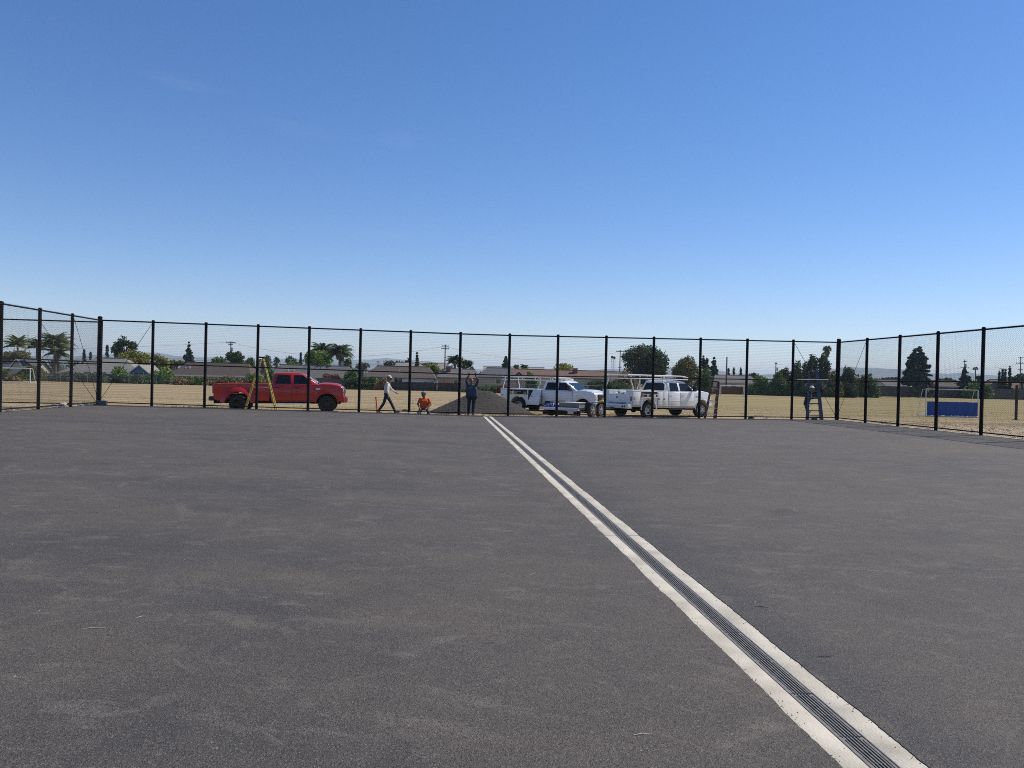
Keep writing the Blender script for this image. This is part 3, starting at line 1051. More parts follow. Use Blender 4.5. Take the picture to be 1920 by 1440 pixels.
def rack(t, z_top, cab_end, curved=True, low=None):
    """white pipe ladder rack standing on the lockers and reaching over the cab"""
    g = MB()
    for s in (-1, 1):
        for x in (-1.12, 1.30):
            if curved:
                pts = [(x, s * 0.95, 1.41), (x, s * 0.96, 1.58), (x + (0.10 if x > 0 else -0.0), s * 0.88, 1.74), (x, s * 0.80, 1.90), (x, s * 0.80, z_top)]
            else:
                pts = [(x, s * 0.90, 1.41), (x, s * 0.84, 1.9), (x, s * 0.80, z_top)]
            MB().tube(pts, 0.032, 8).build('rack_upright', M_WPIPE, t)
        MB().tube([(-1.35, s * 0.80, z_top), (cab_end - 0.5, s * 0.80, z_top), (cab_end, s * 0.80, z_top - 0.07)], 0.034, 8).build('rack_rail', M_WPIPE, t)
        MB().tube([(-1.30, s * 0.80, z_top - 0.17), (cab_end, s * 0.80, z_top - 0.17)], 0.026, 8).build('rack_rail', M_WPIPE, t)
        for x in (-1.12, 0.1, 1.30, (1.3 + cab_end) / 2, cab_end - 0.2):
            MB().tube([(x, s * 0.80, z_top - 0.17), (x, s * 0.80, z_top)], 0.02, 6).build('rack_stay', M_WPIPE, t)
    for x in (-1.12, 0.1, 1.30, (1.3 + cab_end) / 2, cab_end - 0.2):
        MB().tube([(x, -0.80, z_top - 0.005), (x, 0.80, z_top - 0.005)], 0.024, 8).build('rack_crossbar', M_WPIPE, t)

def white_truck_right():
    yaw = math.radians(33)
    p = W(1212, 770, 39.6)
    t = thing('service_truck', 'white service truck with ladder rack seen from its rear corner, facing away to the right', 'truck', (p.x - 0.5, p.y + 0.7, -0.16), yaw)
    crew_cab(t, M_WHITE, wb=4.38, style=1, tyre=0.41)
    service_body(t, 0.41, M_WHITE2, True, False)
    rack(t, 2.20, 3.35)
    for s in (-1, 1):
        wheel(t, 0, s * 0.92, 0.41, 0.25, s, M_STEEL, M_RUB, dish=0.6)
        wheel(t, 4.38, s * 0.86, 0.41, 0.26, s, M_STEEL, M_RUB, steer=-0.30 if s < 0 else -0.28)
    # load in the bed
    b = thing('pipe_bundle', 'bundle of grey pipes lying in the bed of the rear-view white truck', 'pipes', t.location + Vector((0, 0, 0.80)), yaw)
    for k in range(7):
        yy = -0.4 + 0.11 * k
        MB().tube([(-1.10 + 0.05 * (k % 3), yy, 0.44 + 0.05 * (k % 2)), (1.2, yy * 0.9, 0.56 + 0.06 * (k % 2))], 0.035, 8).build('pipe', (M_WPIPE, M_GREYP, M_UNDER)[k % 3], b)
    return t
TR = white_truck_right()

def white_truck_left():
    yaw = math.radians(-36)
    p = W(984, 765, 46.0)
    t = thing('service_truck', 'white service truck with an open locker door, its front turned towards the court', 'truck', (p.x + 0.2, p.y + 0.7, -0.30), yaw)
    crew_cab(t, M_WHITE, wb=4.2, style=1, black_grille=True, tyre=0.41)
    service_body(t, 0.41, M_WHITE2, True, True)
    rack(t, 2.12, 2.7)
    for s in (-1, 1):
        wheel(t, 0, s * 0.92, 0.41, 0.25, s, M_STEEL, M_RUB, dish=0.6)
        wheel(t, 4.2, s * 0.86, 0.41, 0.26, s, M_STEEL, M_RUB)
    # amber light bar on the cab roof
    MB().box(2.55, 2.85, -0.55, 0.55, 1.965, 2.03).build('roof_light_bar', M_WPIPE, t, bevel=0.02)
    return t
TLT = white_truck_left()

def trailer():
    M_DECK = mat('weathered_plank', (0.30, 0.27, 0.23), 0.9, var=0.3, scale=6, stretch=(0.3, 6, 1))
    yaw = math.radians(52)
    a = W(1112, 777, 36.9)        # near wheels
    t = thing('flatbed_trailer', 'low tandem axle flatbed trailer between the two white trucks', 'trailer', (a.x, a.y, -0.06), yaw)
    # local: x forward (away from the viewer), y left; near side at y = -1
    off = 0.98
    L0, L1 = -1.55, 2.2
    for s in (0.0, 2 * off):
        MB().box(L0, L1, s - 0.04 - 0.02, s + 0.06, 0.36, 0.46).build('side_rail', M_TRIM, t)
    MB().box(L0 - 0.05, L0 + 0.03, -0.06, 2 * off + 0.08, 0.33, 0.445).build('rear_sill', M_WPIPE, t)
    for k in range(12):
        y = 0.09 + k * 0.153
        MB().box(L0 + 0.04, L1, y, y + 0.145, 0.42, 0.452).build('deck_plank', M_DECK, t)
    for k in range(7):
        MB().box(L0 + 0.2 + k * 0.55, L0 + 0.26 + k * 0.55, 0, 2 * off, 0.30, 0.36).build('cross_member', M_UNDER, t)
    for s, y in ((-1, -0.13), (1, 2 * off + 0.13)):
        for x in (-0.43, 0.43):
            wheel(t, x, y, 0.335, 0.20, s, M_STEEL, M_RUBD, z=0.335, spokes=6)
        f = MB()
        pr = [(-0.95, 0.42), (-0.80, 0.72), (0.80, 0.72), (0.95, 0.42), (0.93, 0.42), (0.785, 0.70), (-0.785, 0.70), (-0.93, 0.42)]
        f.prism(pr, min(y - 0.13, y + 0.13), max(y - 0.13, y + 0.13))
        f.build('mudguard', M_TRIM, t)
    MB().tube([(L1, 0.1, 0.40), (L1 + 1.3, off, 0.42)], 0.045, 6).tube([(L1, 2 * off - 0.1, 0.40), (L1 + 1.3, off, 0.42)], 0.045, 6).build('drawbar', M_TRIM, t)
    MB().tube([(L1 + 1.0, off + 0.1, 0.05), (L1 + 1.0, off + 0.1, 0.8)], 0.03, 8).build('jack_stand', M_GREYP, t)
    MB().box(L0 - 0.075, L0 - 0.052, 0.20, 0.50, 0.15, 0.31).build('number_plate', M_PLATE, t)
    for y in (0.06, 2 * off - 0.05):
        MB().lathe([(0.05, 0), (0.05, -0.02), (0.001, -0.022)], 12, 'x', (L0 - 0.055, y, 0.27)).build('tail_light', M_TAIL, t)
    MB().box(L0 + 0.1, L0 + 0.16, -0.05, 2 * off, 0.10, 0.28).build('under_ramp', M_UNDER, t)
    def top(nm, lab, cat, lx, ly):
        c, s = math.cos(yaw), math.sin(yaw)
        return thing(nm, lab, cat, (t.location.x + lx * c - ly * s, t.location.y + lx * s + ly * c, t.location.z + 0.455), yaw)
    M_GREYBOX = mat('grey_plywood', (0.24, 0.235, 0.225), 0.85, var=0.2)
    g = top('plywood_crate', 'low grey plywood crate on the trailer deck', 'crate', -0.9, 0.55)
    MB().box(-0.3, 0.35, -0.42, 0.65, 0.0, 0.22).build('crate_wall', M_GREYBOX, g)
    MB().box(-0.33, 0.38, -0.45, 0.68, 0.222, 0.25).build('lid', M_WPIPE, g)
    h = top('tarpaulin', 'crumpled blue tarpaulin heaped on the trailer corner', 'tarpaulin', -1.0, 1.62)
    r = np.random.default_rng(4)
    v, f = [], []
    for j in range(15):
        for i in range(15):
            x, y = (i / 14 - 0.5) * 0.9, (j / 14 - 0.5) * 0.75
            z = 0.16 * math.exp(-(x * x + y * y) * 7) + abs(r.normal(0, 0.035))
            v.append((x, y, max(z if 0 < i < 14 and 0 < j < 14 else 0.004, 0.004)))
    for j in range(14):
        for i in range(14):
            f.append((j * 15 + i, j * 15 + i + 1, (j + 1) * 15 + i + 1, (j + 1) * 15 + i))
    link('tarpaulin_sheet', raw_mesh('tarpaulin_sheet', v, f, M_BLUE), h)
    c = top('yellow_can', 'yellow plastic fuel can on the front of the trailer', 'fuel can', 1.5, 0.25)
    M_YEL = mat('yellow_plastic', (0.70, 0.46, 0.02), 0.45, var=0.08)
    MB().box(-0.17, 0.17, -0.12, 0.12, 0.0, 0.33).build('can_body', M_YEL, c, bevel=0.04, seg=3)
    MB().tube([(-0.1, 0, 0.33), (-0.08, 0, 0.40), (0.08, 0, 0.40), (0.1, 0, 0.33)], 0.02, 6).build('handle', M_YEL, c)
    MB().tube([(0.13, 0, 0.30), (0.17, 0, 0.39)], 0.025, 8).build('spout', M_TRIM, c)
trailer()

# ------------------------------------------------------------------ gravel pile
M_GRAVEL = mat('dark_gravel', (0.027, 0.0245, 0.021), 0.95, col2=(0.058, 0.051, 0.042), scale=9, detail=10, bump=1.0, bscale=30)
def gravel_pile():
    c = W(905, 770, 39.3)
    r = np.random.default_rng(21)
    n = 90
    v, f = [], []
    RX, RY, H = 2.75, 2.5, 1.28
    ph = r.uniform(0, 6.28, 6)
    def hgt(x, y):
        a = math.atan2(y, x)
        k = 1 + 0.05 * math.sin(2 * a + ph[0]) + 0.04 * math.sin(3 * a + ph[1]) + 0.03 * math.sin(5 * a + ph[2])
        d = math.hypot(x / (RX * k), y / (RY * k))
        ridge = math.hypot(max(abs(x - 0.05) - 0.22, 0) / RX, y / RY)
        h = H * max(0, 1 - 0.5 * (d + ridge) * 1.02)
        if h > H * 0.86:
            h = H * 0.86 + (h - H * 0.86) * 0.45
        return h
    for j in range(n + 1):
        for i in range(n + 1):
            x, y = (i / n - 0.5) * 2 * RX * 1.12, (j / n - 0.5) * 2 * RY * 1.12
            h = hgt(x, y)
            z = h + (r.normal(0, 0.010) if h > 0.02 else -0.06)
            v.append((x, y, z))
    for j in range(n):
        for i in range(n):
            f.append((j * (n + 1) + i, j * (n + 1) + i + 1, (j + 1) * (n + 1) + i + 1, (j + 1) * (n + 1) + i))
    t = thing('gravel_pile', 'conical heap of dark gravel behind the man with raised arms', 'gravel pile', (c.x, c.y, -0.12))
    link('heap', raw_mesh('heap', v, f, M_GRAVEL, False), t)
    g = MB()
    for k in range(900):
        a = r.uniform(0, 6.283)
        d = math.sqrt(r.uniform(0, 1.25))
        x, y = d * RX * math.cos(a), d * RY * math.sin(a)
        s = r.uniform(0.010, 0.032)
        z = max(hgt(x, y), 0.0)
        q = r.normal(0, 1, (4, 3))
        q /= np.linalg.norm(q, axis=1)[:, None]
        g.add([(x + s * p[0], y + s * p[1], z + s * p[2] * 0.7) for p in q], [(0, 1, 2), (0, 2, 3), (0, 3, 1), (1, 3, 2)])
    o = link('loose_stones', raw_mesh('loose_stones', g.v, g.f, M_GRAVEL), t)
    o['kind'] = 'stuff'
gravel_pile()

# ------------------------------------------------------------------ ladders
def stepladder(label, loc, yaw, H, wb, wt, spread, rail_mat, step_mat, n, lean=0.0, cap_mat=None):
    t = thing('stepladder', label, 'ladder', loc, yaw)
    t.rotation_euler = (0, lean, yaw)
    for s in (-1, 1):
        MB().bar((s * wb / 2, -spread / 2, 0), (s * wt / 2, -0.05, H), 0.045, 0.10).build('rail', rail_mat, t)
        MB().bar((s * wb / 2 * 0.9, spread / 2, 0), (s * wt / 2 * 0.9, 0.06, H - 0.05), 0.04, 0.085).build('rear_rail', rail_mat, t)
        MB().box(s * wb / 2 - 0.04, s * wb / 2 + 0.04, -spread / 2 - 0.06, -spread / 2 + 0.06, -0.01, 0.05).build('foot', M_TRIM, t)
        k = 0.45
        MB().bar((s * (wb + (wt - wb) * k) / 2, -spread / 2 * (1 - k), H * k), (s * (wb + (wt - wb) * k) / 2 * 0.9, spread / 2 * (1 - k), H * k), 0.008, 0.025).build('spreader', step_mat, t)
    for i in range(1, n + 1):
        k = i / (n + 1)
        w = wb + (wt - wb) * k
        y = -spread / 2 + (spread / 2 - 0.05) * k
        st = MB().box(-w / 2, w / 2, y - 0.04, y + 0.05, H * k - 0.03, H * k).build('step', step_mat, t)
        if i <= 3:
            for s in (-1, 1):
                MB().bar((s * w * 0.22, y, H * k - 0.02), (s * w * 0.5, y, H * k - 0.17), 0.012, 0.02).build('step_brace', step_mat, st)
    for i in range(1, n, 2):
        k = i / (n + 1)
        w = (wb + (wt - wb) * k) * 0.9
        y = spread / 2 - (spread / 2 - 0.06) * k
        MB().bar((-w / 2, y, H * k), (w / 2, y, H * k), 0.02, 0.03).build('rear_brace', step_mat, t)
    MB().box(-wt / 2 - 0.03, wt / 2 + 0.03, -0.13, 0.13, H - 0.01, H + 0.05).build('top_cap', cap_mat or rail_mat, t, bevel=0.01)
    return t

M_FYEL = mat('yellow_fibreglass', (0.62, 0.47, 0.06), 0.5, var=0.15)
M_FRED = mat('red_fibreglass', (0.17, 0.035, 0.02), 0.5, var=0.15)
M_FBLU = mat('blue_grey_ladder', (0.075, 0.11, 0.15), 0.45, var=0.15)
yl = 35.15
stepladder('yellow fibreglass stepladder standing open in front of the red pickup bed', (CX(489, yl), yl, -0.03), math.radians(96), 2.38, 0.62, 0.34, 1.36, M_FYEL, M_ALU, 7, cap_mat=M_TRIM)
yl = 36.0
stepladder('reddish brown fibreglass stepladder by the nose of a white truck', (CX(1331, yl), yl, -0.05), math.radians(-14), 1.84, 0.50, 0.30, 0.50, M_FRED, M_WPIPE, 5, lean=math.radians(7), cap_mat=M_TRIM)
yl = 35.05
stepladder('tall blue-grey stepladder beside the man in dark clothes', (CX(1528, yl), yl, -0.03), math.radians(-24), 2.40, 0.66, 0.36, 1.2, M_FBLU, M_FBLU, 7, lean=math.radians(-3))

# ------------------------------------------------------------------ people
M_SKIN = mat('skin_brown', (0.20, 0.105, 0.065), 0.6, var=0.1)
M_SKIN2 = mat('skin_tan', (0.33, 0.18, 0.12), 0.6, var=0.1)
M_JEAN = mat('dark_navy_denim', (0.018, 0.024, 0.045), 0.9, var=0.3, scale=10, bump=0.5, bscale=14)
M_JEAN2 = mat('faded_denim', (0.10, 0.13, 0.19), 0.9, var=0.3, scale=10, bump=0.5, bscale=14)
M_HOOD = mat('white_hoodie', (0.66, 0.63, 0.60), 0.9, var=0.08, scale=8, bump=0.6, bscale=12)
M_OTEE = mat('orange_tee', (0.78, 0.115, 0.02), 0.9, var=0.1, scale=8, bump=0.5, bscale=12)
M_BTEE = mat('blue_grey_tee', (0.045, 0.065, 0.12), 0.9, var=0.25, scale=8, bump=0.5, bscale=12)
M_DTEE = mat('dark_shirt', (0.012, 0.014, 0.02), 0.9, var=0.2, scale=8, bump=0.5, bscale=12)
M_CAP = mat('pale_cap', (0.52, 0.50, 0.50), 0.85, var=0.08)
M_CAPG = mat('grey_cap', (0.22, 0.21, 0.19), 0.85, var=0.1)
M_HARD = mat('white_hard_hat', (0.72, 0.72, 0.68), 0.35, var=0.05)
M_SHOE = mat('dark_shoe', (0.02, 0.018, 0.016), 0.7)
M_SHOE2 = mat('grey_shoe', (0.20, 0.20, 0.21), 0.7)
M_HAIR = mat('dark_hair', (0.012, 0.010, 0.008), 0.7)

def person(label, loc, yaw, caps, slots, hands, hat, head, group=None):
    """caps: (p0, p1, r0, r1, slot) limbs; they are fused into one continuous skin by a voxel remesh"""
    t = thing('person', label, 'person', loc, yaw)
    g = MB()
    for p0, p1, r0, r1, sl in caps:
        p0, p1 = Vector(p0), Vector(p1)
        g.tube([p0, p0.lerp(p1, 0.5), p1], [r0, (r0 + r1) / 2, r1], 10)
        g.ball(p0, r0, 10, 8)
        g.ball(p1, r1, 10, 8)
    # hands: palm and five unequal bent fingers
    finger = []
    for wrist, dirn, side, slot in hands:
        wv, d, s = Vector(wrist), Vector(dirn).normalized(), Vector(side).normalized()
        nn = d.cross(s).normalized()
        palm = wv + d * 0.085
        g.tube([wv, wv + d * 0.05, palm], [0.026, 0.036, 0.034], 8)
        finger.append((wv, palm, 0.05, slot))
        for i, (o, L) in enumerate(((-0.033, 0.062), (-0.011, 0.074), (0.011, 0.078), (0.033, 0.07))):
            a = palm + s * o
            b_ = a + d * L * 0.55 + nn * 0.012
            c = b_ + d * L * 0.30 + nn * L * 0.42
            g.tube([a - d * 0.02, a, b_, c], [0.0125, 0.0125, 0.0115, 0.0095], 7)
            finger.append((a, c, 0.02, slot))
        a = wv + d * 0.035 + s * 0.03
        b_ = a + d * 0.035 + s * 0.03 + nn * 0.008
        c = b_ + d * 0.035 + s * 0.006 + nn * 0.018
        g.tube([a - s * 0.01, a, b_, c], [0.015, 0.015, 0.0135, 0.011], 7)
        finger.append((a, c, 0.02, slot))
    # head: skull, jaw, nose, ears on a neck
    hc, hd, hslot = Vector(head['c']), Vector(head['look']).normalized(), head['slot']
    hs = hd.cross(Vector((0, 0, 1))).normalized()
    hu = hs.cross(hd).normalized()
    g.ball(hc + hu * 0.02, 0.092, 14, 10)
    g.ball(hc - hd * 0.025 + hu * 0.02, 0.093, 12, 9)
    g.tube([hc + hd * 0.03 + hu * 0.02, hc + hd * 0.055 - hu * 0.075], [0.072, 0.048], 10)
    g.ball(hc + hd * 0.06 - hu * 0.085, 0.040, 8, 6)
    g.tube([hc + hd * 0.09 + hu * 0.025, hc + hd * 0.115 - hu * 0.02], [0.011, 0.018], 6)
    for s in (-1, 1):
        g.ball(hc + hs * (s * 0.09) + hu * 0.0, (0.02, 0.028, 0.036), 8, 6)
    me = g.mesh('tmp', None, smooth=False)
    o = link('body', me, t)
    md = o.modifiers.new('r', 'REMESH')
    md.mode = 'VOXEL'
    md.voxel_size = 0.0115
    sm = o.modifiers.new('s', 'SMOOTH')
    sm.factor = 0.5
    sm.iterations = 3
    dg = bpy.context.evaluated_depsgraph_get()
    dg.update()
    me2 = bpy.data.meshes.new_from_object(o.evaluated_get(dg))
    o.modifiers.clear()
    o.data = me2
    me2.name = 'body'
    bpy.data.meshes.remove(me)
    me2.materials.clear()
    for m in slots:
        me2.materials.append(m)
    me2.shade_smooth()
    # colour each face by the limb it lies nearest to
    nf = len(me2.polygons)
    cen = np.zeros(nf * 3)
    me2.polygons.foreach_get('center', cen)
    cen = cen.reshape(-1, 3)
    best = np.full(nf, 1e9)
    idx = np.zeros(nf, dtype=np.int32)
    segs = [(p0, p1, (r0 + r1) / 2, sl) for p0, p1, r0, r1, sl in caps] + finger
    segs.append((hc - hu * 0.10, hc + hu * 0.09, 0.10, hslot))
    for p0, p1, rr, sl in segs:
        a, b_ = np.array(p0), np.array(p1)
        ab = b_ - a
        k = np.clip(((cen - a) @ ab) / max(ab @ ab, 1e-9), 0, 1)
        d = np.linalg.norm(cen - (a + k[:, None] * ab), axis=1) - rr
        w = d < best
        best[w] = d[w]
        idx[w] = sl
    me2.polygons.foreach_set('material_index', idx)
    # face details
    eye = MB()
    for s in (-1, 1):
        e = hc + hd * 0.088 + hs * (s * 0.033) + hu * 0.022
        eye.ball(e, (0.012, 0.012, 0.009), 8, 6)
    eye.build('eyes', M_HAIR, t)
    mo = hc + hd * 0.102 - hu * 0.05
    MB().tube([mo - hs * 0.024, mo + hd * 0.004, mo + hs * 0.024], 0.005, 5).build('mouth', mat('lips', (0.16, 0.05, 0.04), 0.6), t)
    # hair under the hat
    if hat.get('hair', True):
        h = MB()
        rings = []
        for i in range(5):
            k = i / 4
            rr = 0.104 * math.cos(k * 1.35)
            zc = 0.0 + 0.115 * math.sin(k * 1.35)
            rings.append([hc - hd * 0.028 + hu * (zc + 0.012) + (hd * math.cos(a) + hs * math.sin(a)) * rr for a in [2 * PI * q / 14 for q in range(14)]])
        h.loft(rings)
        h.build('hair', M_HAIR, t)
    # hat: crown and peak
    c = MB()
    rings = []
    for i in range(7):
        k = i / 6
        rr = 0.112 * math.cos(k * 1.5) ** 0.8
        zc = 0.105 * math.sin(k * 1.5)
        rings.append([hc - hd * 0.01 + hu * (0.045 + zc) + (hd * math.cos(a) * 1.06 + hs * math.sin(a)) * rr for a in [2 * PI * q / 16 for q in range(16)]])
    c.loft(rings)
    if hat['mat'] is M_HAIR:
        return t
    ho = c.build('hat', hat['mat'], t, angle=60)
    if hat.get('peak'):
        pk = MB()
        pd = hd * hat['peak']
        top, bot = [], []
        for q in range(9):
            a = -1.2 + 2.4 * q / 8
            p = hc - hd * 0.01 + hu * 0.05 + (pd * math.cos(a) * 1.8 + hs * math.sin(a)) * 0.108 - hu * (0.02 * math.cos(a))
            top.append(p)
        inn = [hc - hd * 0.01 + hu * 0.055 + (pd * math.cos(a) * 1.0 + hs * math.sin(a)) * 0.105 for a in [-1.2 + 2.4 * q / 8 for q in range(9)]]
        vs = top + inn + [p - hu * 0.008 for p in top] + [p - hu * 0.008 for p in inn]
        fs = []
        for q in range(8):
            fs += [(q, q + 1, 9 + q + 1, 9 + q), (18 + q + 1, 18 + q, 27 + q, 27 + q + 1), (q + 1, q, 18 + q, 18 + q + 1)]
        pk.add(vs, fs)
        pk.build('peak', hat['mat'], ho)
    if hat.get('brim'):
        b = MB()
        rr = [[hc - hd * 0.01 + hu * z + (hd * math.cos(a) * 1.1 + hs * math.sin(a)) * r for a in [2 * PI * q / 18 for q in range(18)]] for r, z in ((0.108, 0.05), (0.145, 0.04), (0.145, 0.046), (0.108, 0.056))]
        b.loft(rr, caps=False)
        b.build('brim', hat['mat'], ho)
    return t

def torso(pel, chest, neck, hc, wh, ws, depth, shirt, pant, skin):
    """trunk from pelvis to neck; wh and ws are half widths of hip and shoulder, given as vectors across the body"""
    pel, chest, neck, hc, wh, ws = map(Vector, (pel, chest, neck, hc, wh, ws))
    c = []
    for k in (-1, -0.33, 0.33, 1):
        c.append((pel + wh * k * 0.62, pel + (chest - pel) * 0.32 + wh * k * 0.66, depth, depth, pant if False else shirt))
        c.append((pel + (chest - pel) * 0.25 + wh * k * 0.62, chest + ws * k * 0.50, depth, depth * 1.02, shirt))
        c.append((chest + ws * k * 0.5, chest + (neck - chest) * 0.62 + ws * k * 0.42 - Vector((0, 0, 0.035 * abs(k))), depth * 0.98, depth * 0.62, shirt))
    c.append((pel - wh * 0.6, pel + wh * 0.6, depth * 1.05, depth * 1.05, pant))
    c.append((neck - Vector((0, 0, 0.03)), hc, 0.056, 0.05, skin))
    return c

def leg(hip, knee, ankle, toe, pant, shoe, fat=1.0):
    hip, knee, ankle, toe = map(Vector, (hip, knee, ankle, toe))
    heel = ankle + (ankle - toe).normalized() * 0.035 - Vector((0, 0, 0.03))
    return [(hip, knee, 0.094 * fat, 0.064 * fat, pant), (knee, knee + (ankle - knee) * 0.35, 0.064 * fat, 0.066 * fat, pant),
            (knee + (ankle - knee) * 0.35, ankle, 0.066 * fat, 0.052 * fat, pant), (heel, toe, 0.042, 0.034, shoe)]

def arm(sh, el, wr, sleeve, fore, fat=1.0, half=False):
    sh, el, wr = map(Vector, (sh, el, wr))
    c = []
    if half:
        m = sh.lerp(el, 0.6)
        c += [(sh, m, 0.062 * fat, 0.057 * fat, sleeve), (m, el, 0.048 * fat, 0.043 * fat, fore)]
    else:
        c += [(sh, el, 0.066 * fat, 0.05 * fat, sleeve)]
    c += [(el, el.lerp(wr, 0.35), 0.045 * fat, 0.046 * fat, fore), (el.lerp(wr, 0.35), wr, 0.046 * fat, 0.03 * fat, fore)]
    return c

def people():
    # walker, facing right; slots: 0 shirt, 1 trousers, 2 skin, 3 shoe
    y = 35.35
    S, T, K, H = 0, 1, 2, 3
    caps = torso((0, 0, 0.93), (0.015, 0, 1.28), (0.03, 0, 1.48), (0.10, 0, 1.60), (0.0, 0.16, 0), (0.0, 0.20, 0), 0.115, S, T, K)
    caps += leg((0.0, -0.09, 0.90), (0.23, -0.09, 0.50), (0.42, -0.09, 0.11), (0.60, -0.10, 0.10), T, H)
    caps += leg((0.0, 0.09, 0.90), (-0.12, 0.09, 0.47), (-0.34, 0.09, 0.14), (-0.27, 0.09, 0.045), T, H)
    caps += arm((0.03, -0.20, 1.40), (0.03, -0.25, 1.10), (0.10, -0.24, 0.86), S, S)
    caps += arm((0.03, 0.20, 1.40), (0.19, 0.23, 1.14), (0.40, 0.20, 0.98), S, S)
    person('person in a pale long sleeved top and cap striding to the right along the fence', (CX(724, y), y, -0.05), 0, caps, [M_HOOD, M_JEAN, M_SKIN, M_SHOE],
           [((0.10, -0.24, 0.86), (0.25, 0, -1), (0, -1, 0), K), ((0.40, 0.20, 0.98), (0.8, 0, -0.45), (0, 1, 0), K)],
           {'mat': M_CAP, 'peak': 1.0}, {'c': (0.11, 0, 1.62), 'look': (1, -0.1, -0.08), 'slot': K})
    # kneeling man in orange, body towards the court, looking left
    y = 35.2
    caps = torso((0.03, 0.05, 0.30), (0.02, -0.04, 0.58), (0.0, -0.02, 0.80), (-0.02, -0.05, 0.88), (0.17, 0, 0), (0.18, 0, 0), 0.12, S, T, K)
    caps += leg((-0.11, 0.03, 0.27), (-0.24, -0.36, 0.09), (-0.16, 0.05, 0.08), (-0.14, 0.22, 0.05), T, H)
    caps += leg((0.14, 0.03, 0.27), (0.24, -0.36, 0.09), (0.18, 0.05, 0.08), (0.16, 0.22, 0.05), T, H)
    caps += arm((-0.19, -0.04, 0.70), (-0.28, -0.10, 0.48), (-0.19, -0.26, 0.30), S, K, half=True)
    caps += arm((0.20, -0.04, 0.70), (0.31, -0.10, 0.48), (0.13, -0.28, 0.30), S, K, half=True)
    person('person in an orange tee and grey cap kneeling at the foot of the fence', (CX(795, y), y, -0.04), 0, caps, [M_OTEE, M_JEAN2, M_SKIN, M_SHOE],
           [((-0.19, -0.26, 0.30), (0.3, -0.6, -0.5), (-1, 0, 0), K), ((0.13, -0.28, 0.30), (-0.6, -0.5, -0.4), (1, 0, 0), K)],
           {'mat': M_CAPG}, {'c': (-0.03, -0.07, 0.92), 'look': (-0.85, -0.5, -0.2), 'slot': K})
    # man with both arms raised to the middle rail
    y = YB + 0.42
    caps = torso((0.03, 0, 0.86), (0.01, 0, 1.20), (0.0, -0.01, 1.44), (0.0, -0.03, 1.54), (0.20, 0, 0), (0.23, 0, 0), 0.145, S, T, K)
    caps += leg((-0.08, 0, 0.84), (-0.10, -0.02, 0.46), (-0.11, 0.02, 0.10), (-0.14, -0.15, 0.045), T, H, 1.1)
    caps += leg((0.14, 0, 0.84), (0.11, -0.02, 0.46), (0.09, 0.02, 0.10), (0.11, -0.15, 0.045), T, H, 1.1)
    caps += arm((-0.20, -0.02, 1.38), (-0.24, -0.14, 1.64), (-0.14, -0.30, 1.80), S, K, 1.1, half=True)
    caps += arm((0.22, -0.02, 1.38), (0.30, -0.14, 1.64), (0.16, -0.30, 1.80), S, K, 1.1, half=True)
    person('person in a dark blue tee and jeans with both arms raised to the middle rail', (CX(883, y), y, courtz(CX(883, y)) - 0.03), 0, caps, [M_BTEE, M_JEAN, M_SKIN, M_SHOE],
           [((-0.14, -0.30, 1.80), (0.1, -0.3, 0.9), (-1, 0, 0), K), ((0.16, -0.30, 1.80), (-0.1, -0.3, 0.9), (1, 0, 0), K)],
           {'mat': M_HAIR, 'hair': True}, {'c': (0.0, -0.05, 1.57), 'look': (0.1, -1, 0.25), 'slot': K})
    # man at the blue ladder
    y = 35.75
    caps = torso((-0.06, 0, 0.90), (0.04, 0, 1.24), (0.12, 0, 1.47), (0.17, 0, 1.57), (0.08, 0.15, 0), (0.14, 0.17, 0), 0.13, S, T, K)
    caps += leg((-0.10, -0.08, 0.88), (0.0, -0.08, 0.48), (-0.06, -0.08, 0.10), (0.09, -0.12, 0.045), T, H, 1.1)
    caps += leg((-0.02, 0.09, 0.88), (0.06, 0.09, 0.48), (0.02, 0.09, 0.10), (0.17, 0.07, 0.045), T, H, 1.1)
    caps += arm((0.24, -0.14, 1.42), (0.40, -0.25, 1.46), (0.52, -0.45, 1.64), S, S)
    caps += arm((-0.02, 0.12, 1.40), (0.10, 0.05, 1.14), (0.28, -0.15, 1.16), S, S)
    person('person in dark clothes and a white hard hat working beside the blue-grey ladder', (CX(1514, y), y, -0.06), 0, caps, [M_DTEE, M_JEAN, M_SKIN2, M_SHOE],
           [((0.52, -0.45, 1.64), (0.3, -0.6, 0.8), (1, 0, 0), K), ((0.28, -0.15, 1.16), (0.8, -0.5, 0.1), (0, 0, 1), K)],
           {'mat': M_HARD, 'brim': True}, {'c': (0.19, -0.02, 1.62), 'look': (0.75, -0.55, 0.1), 'slot': K})
people()

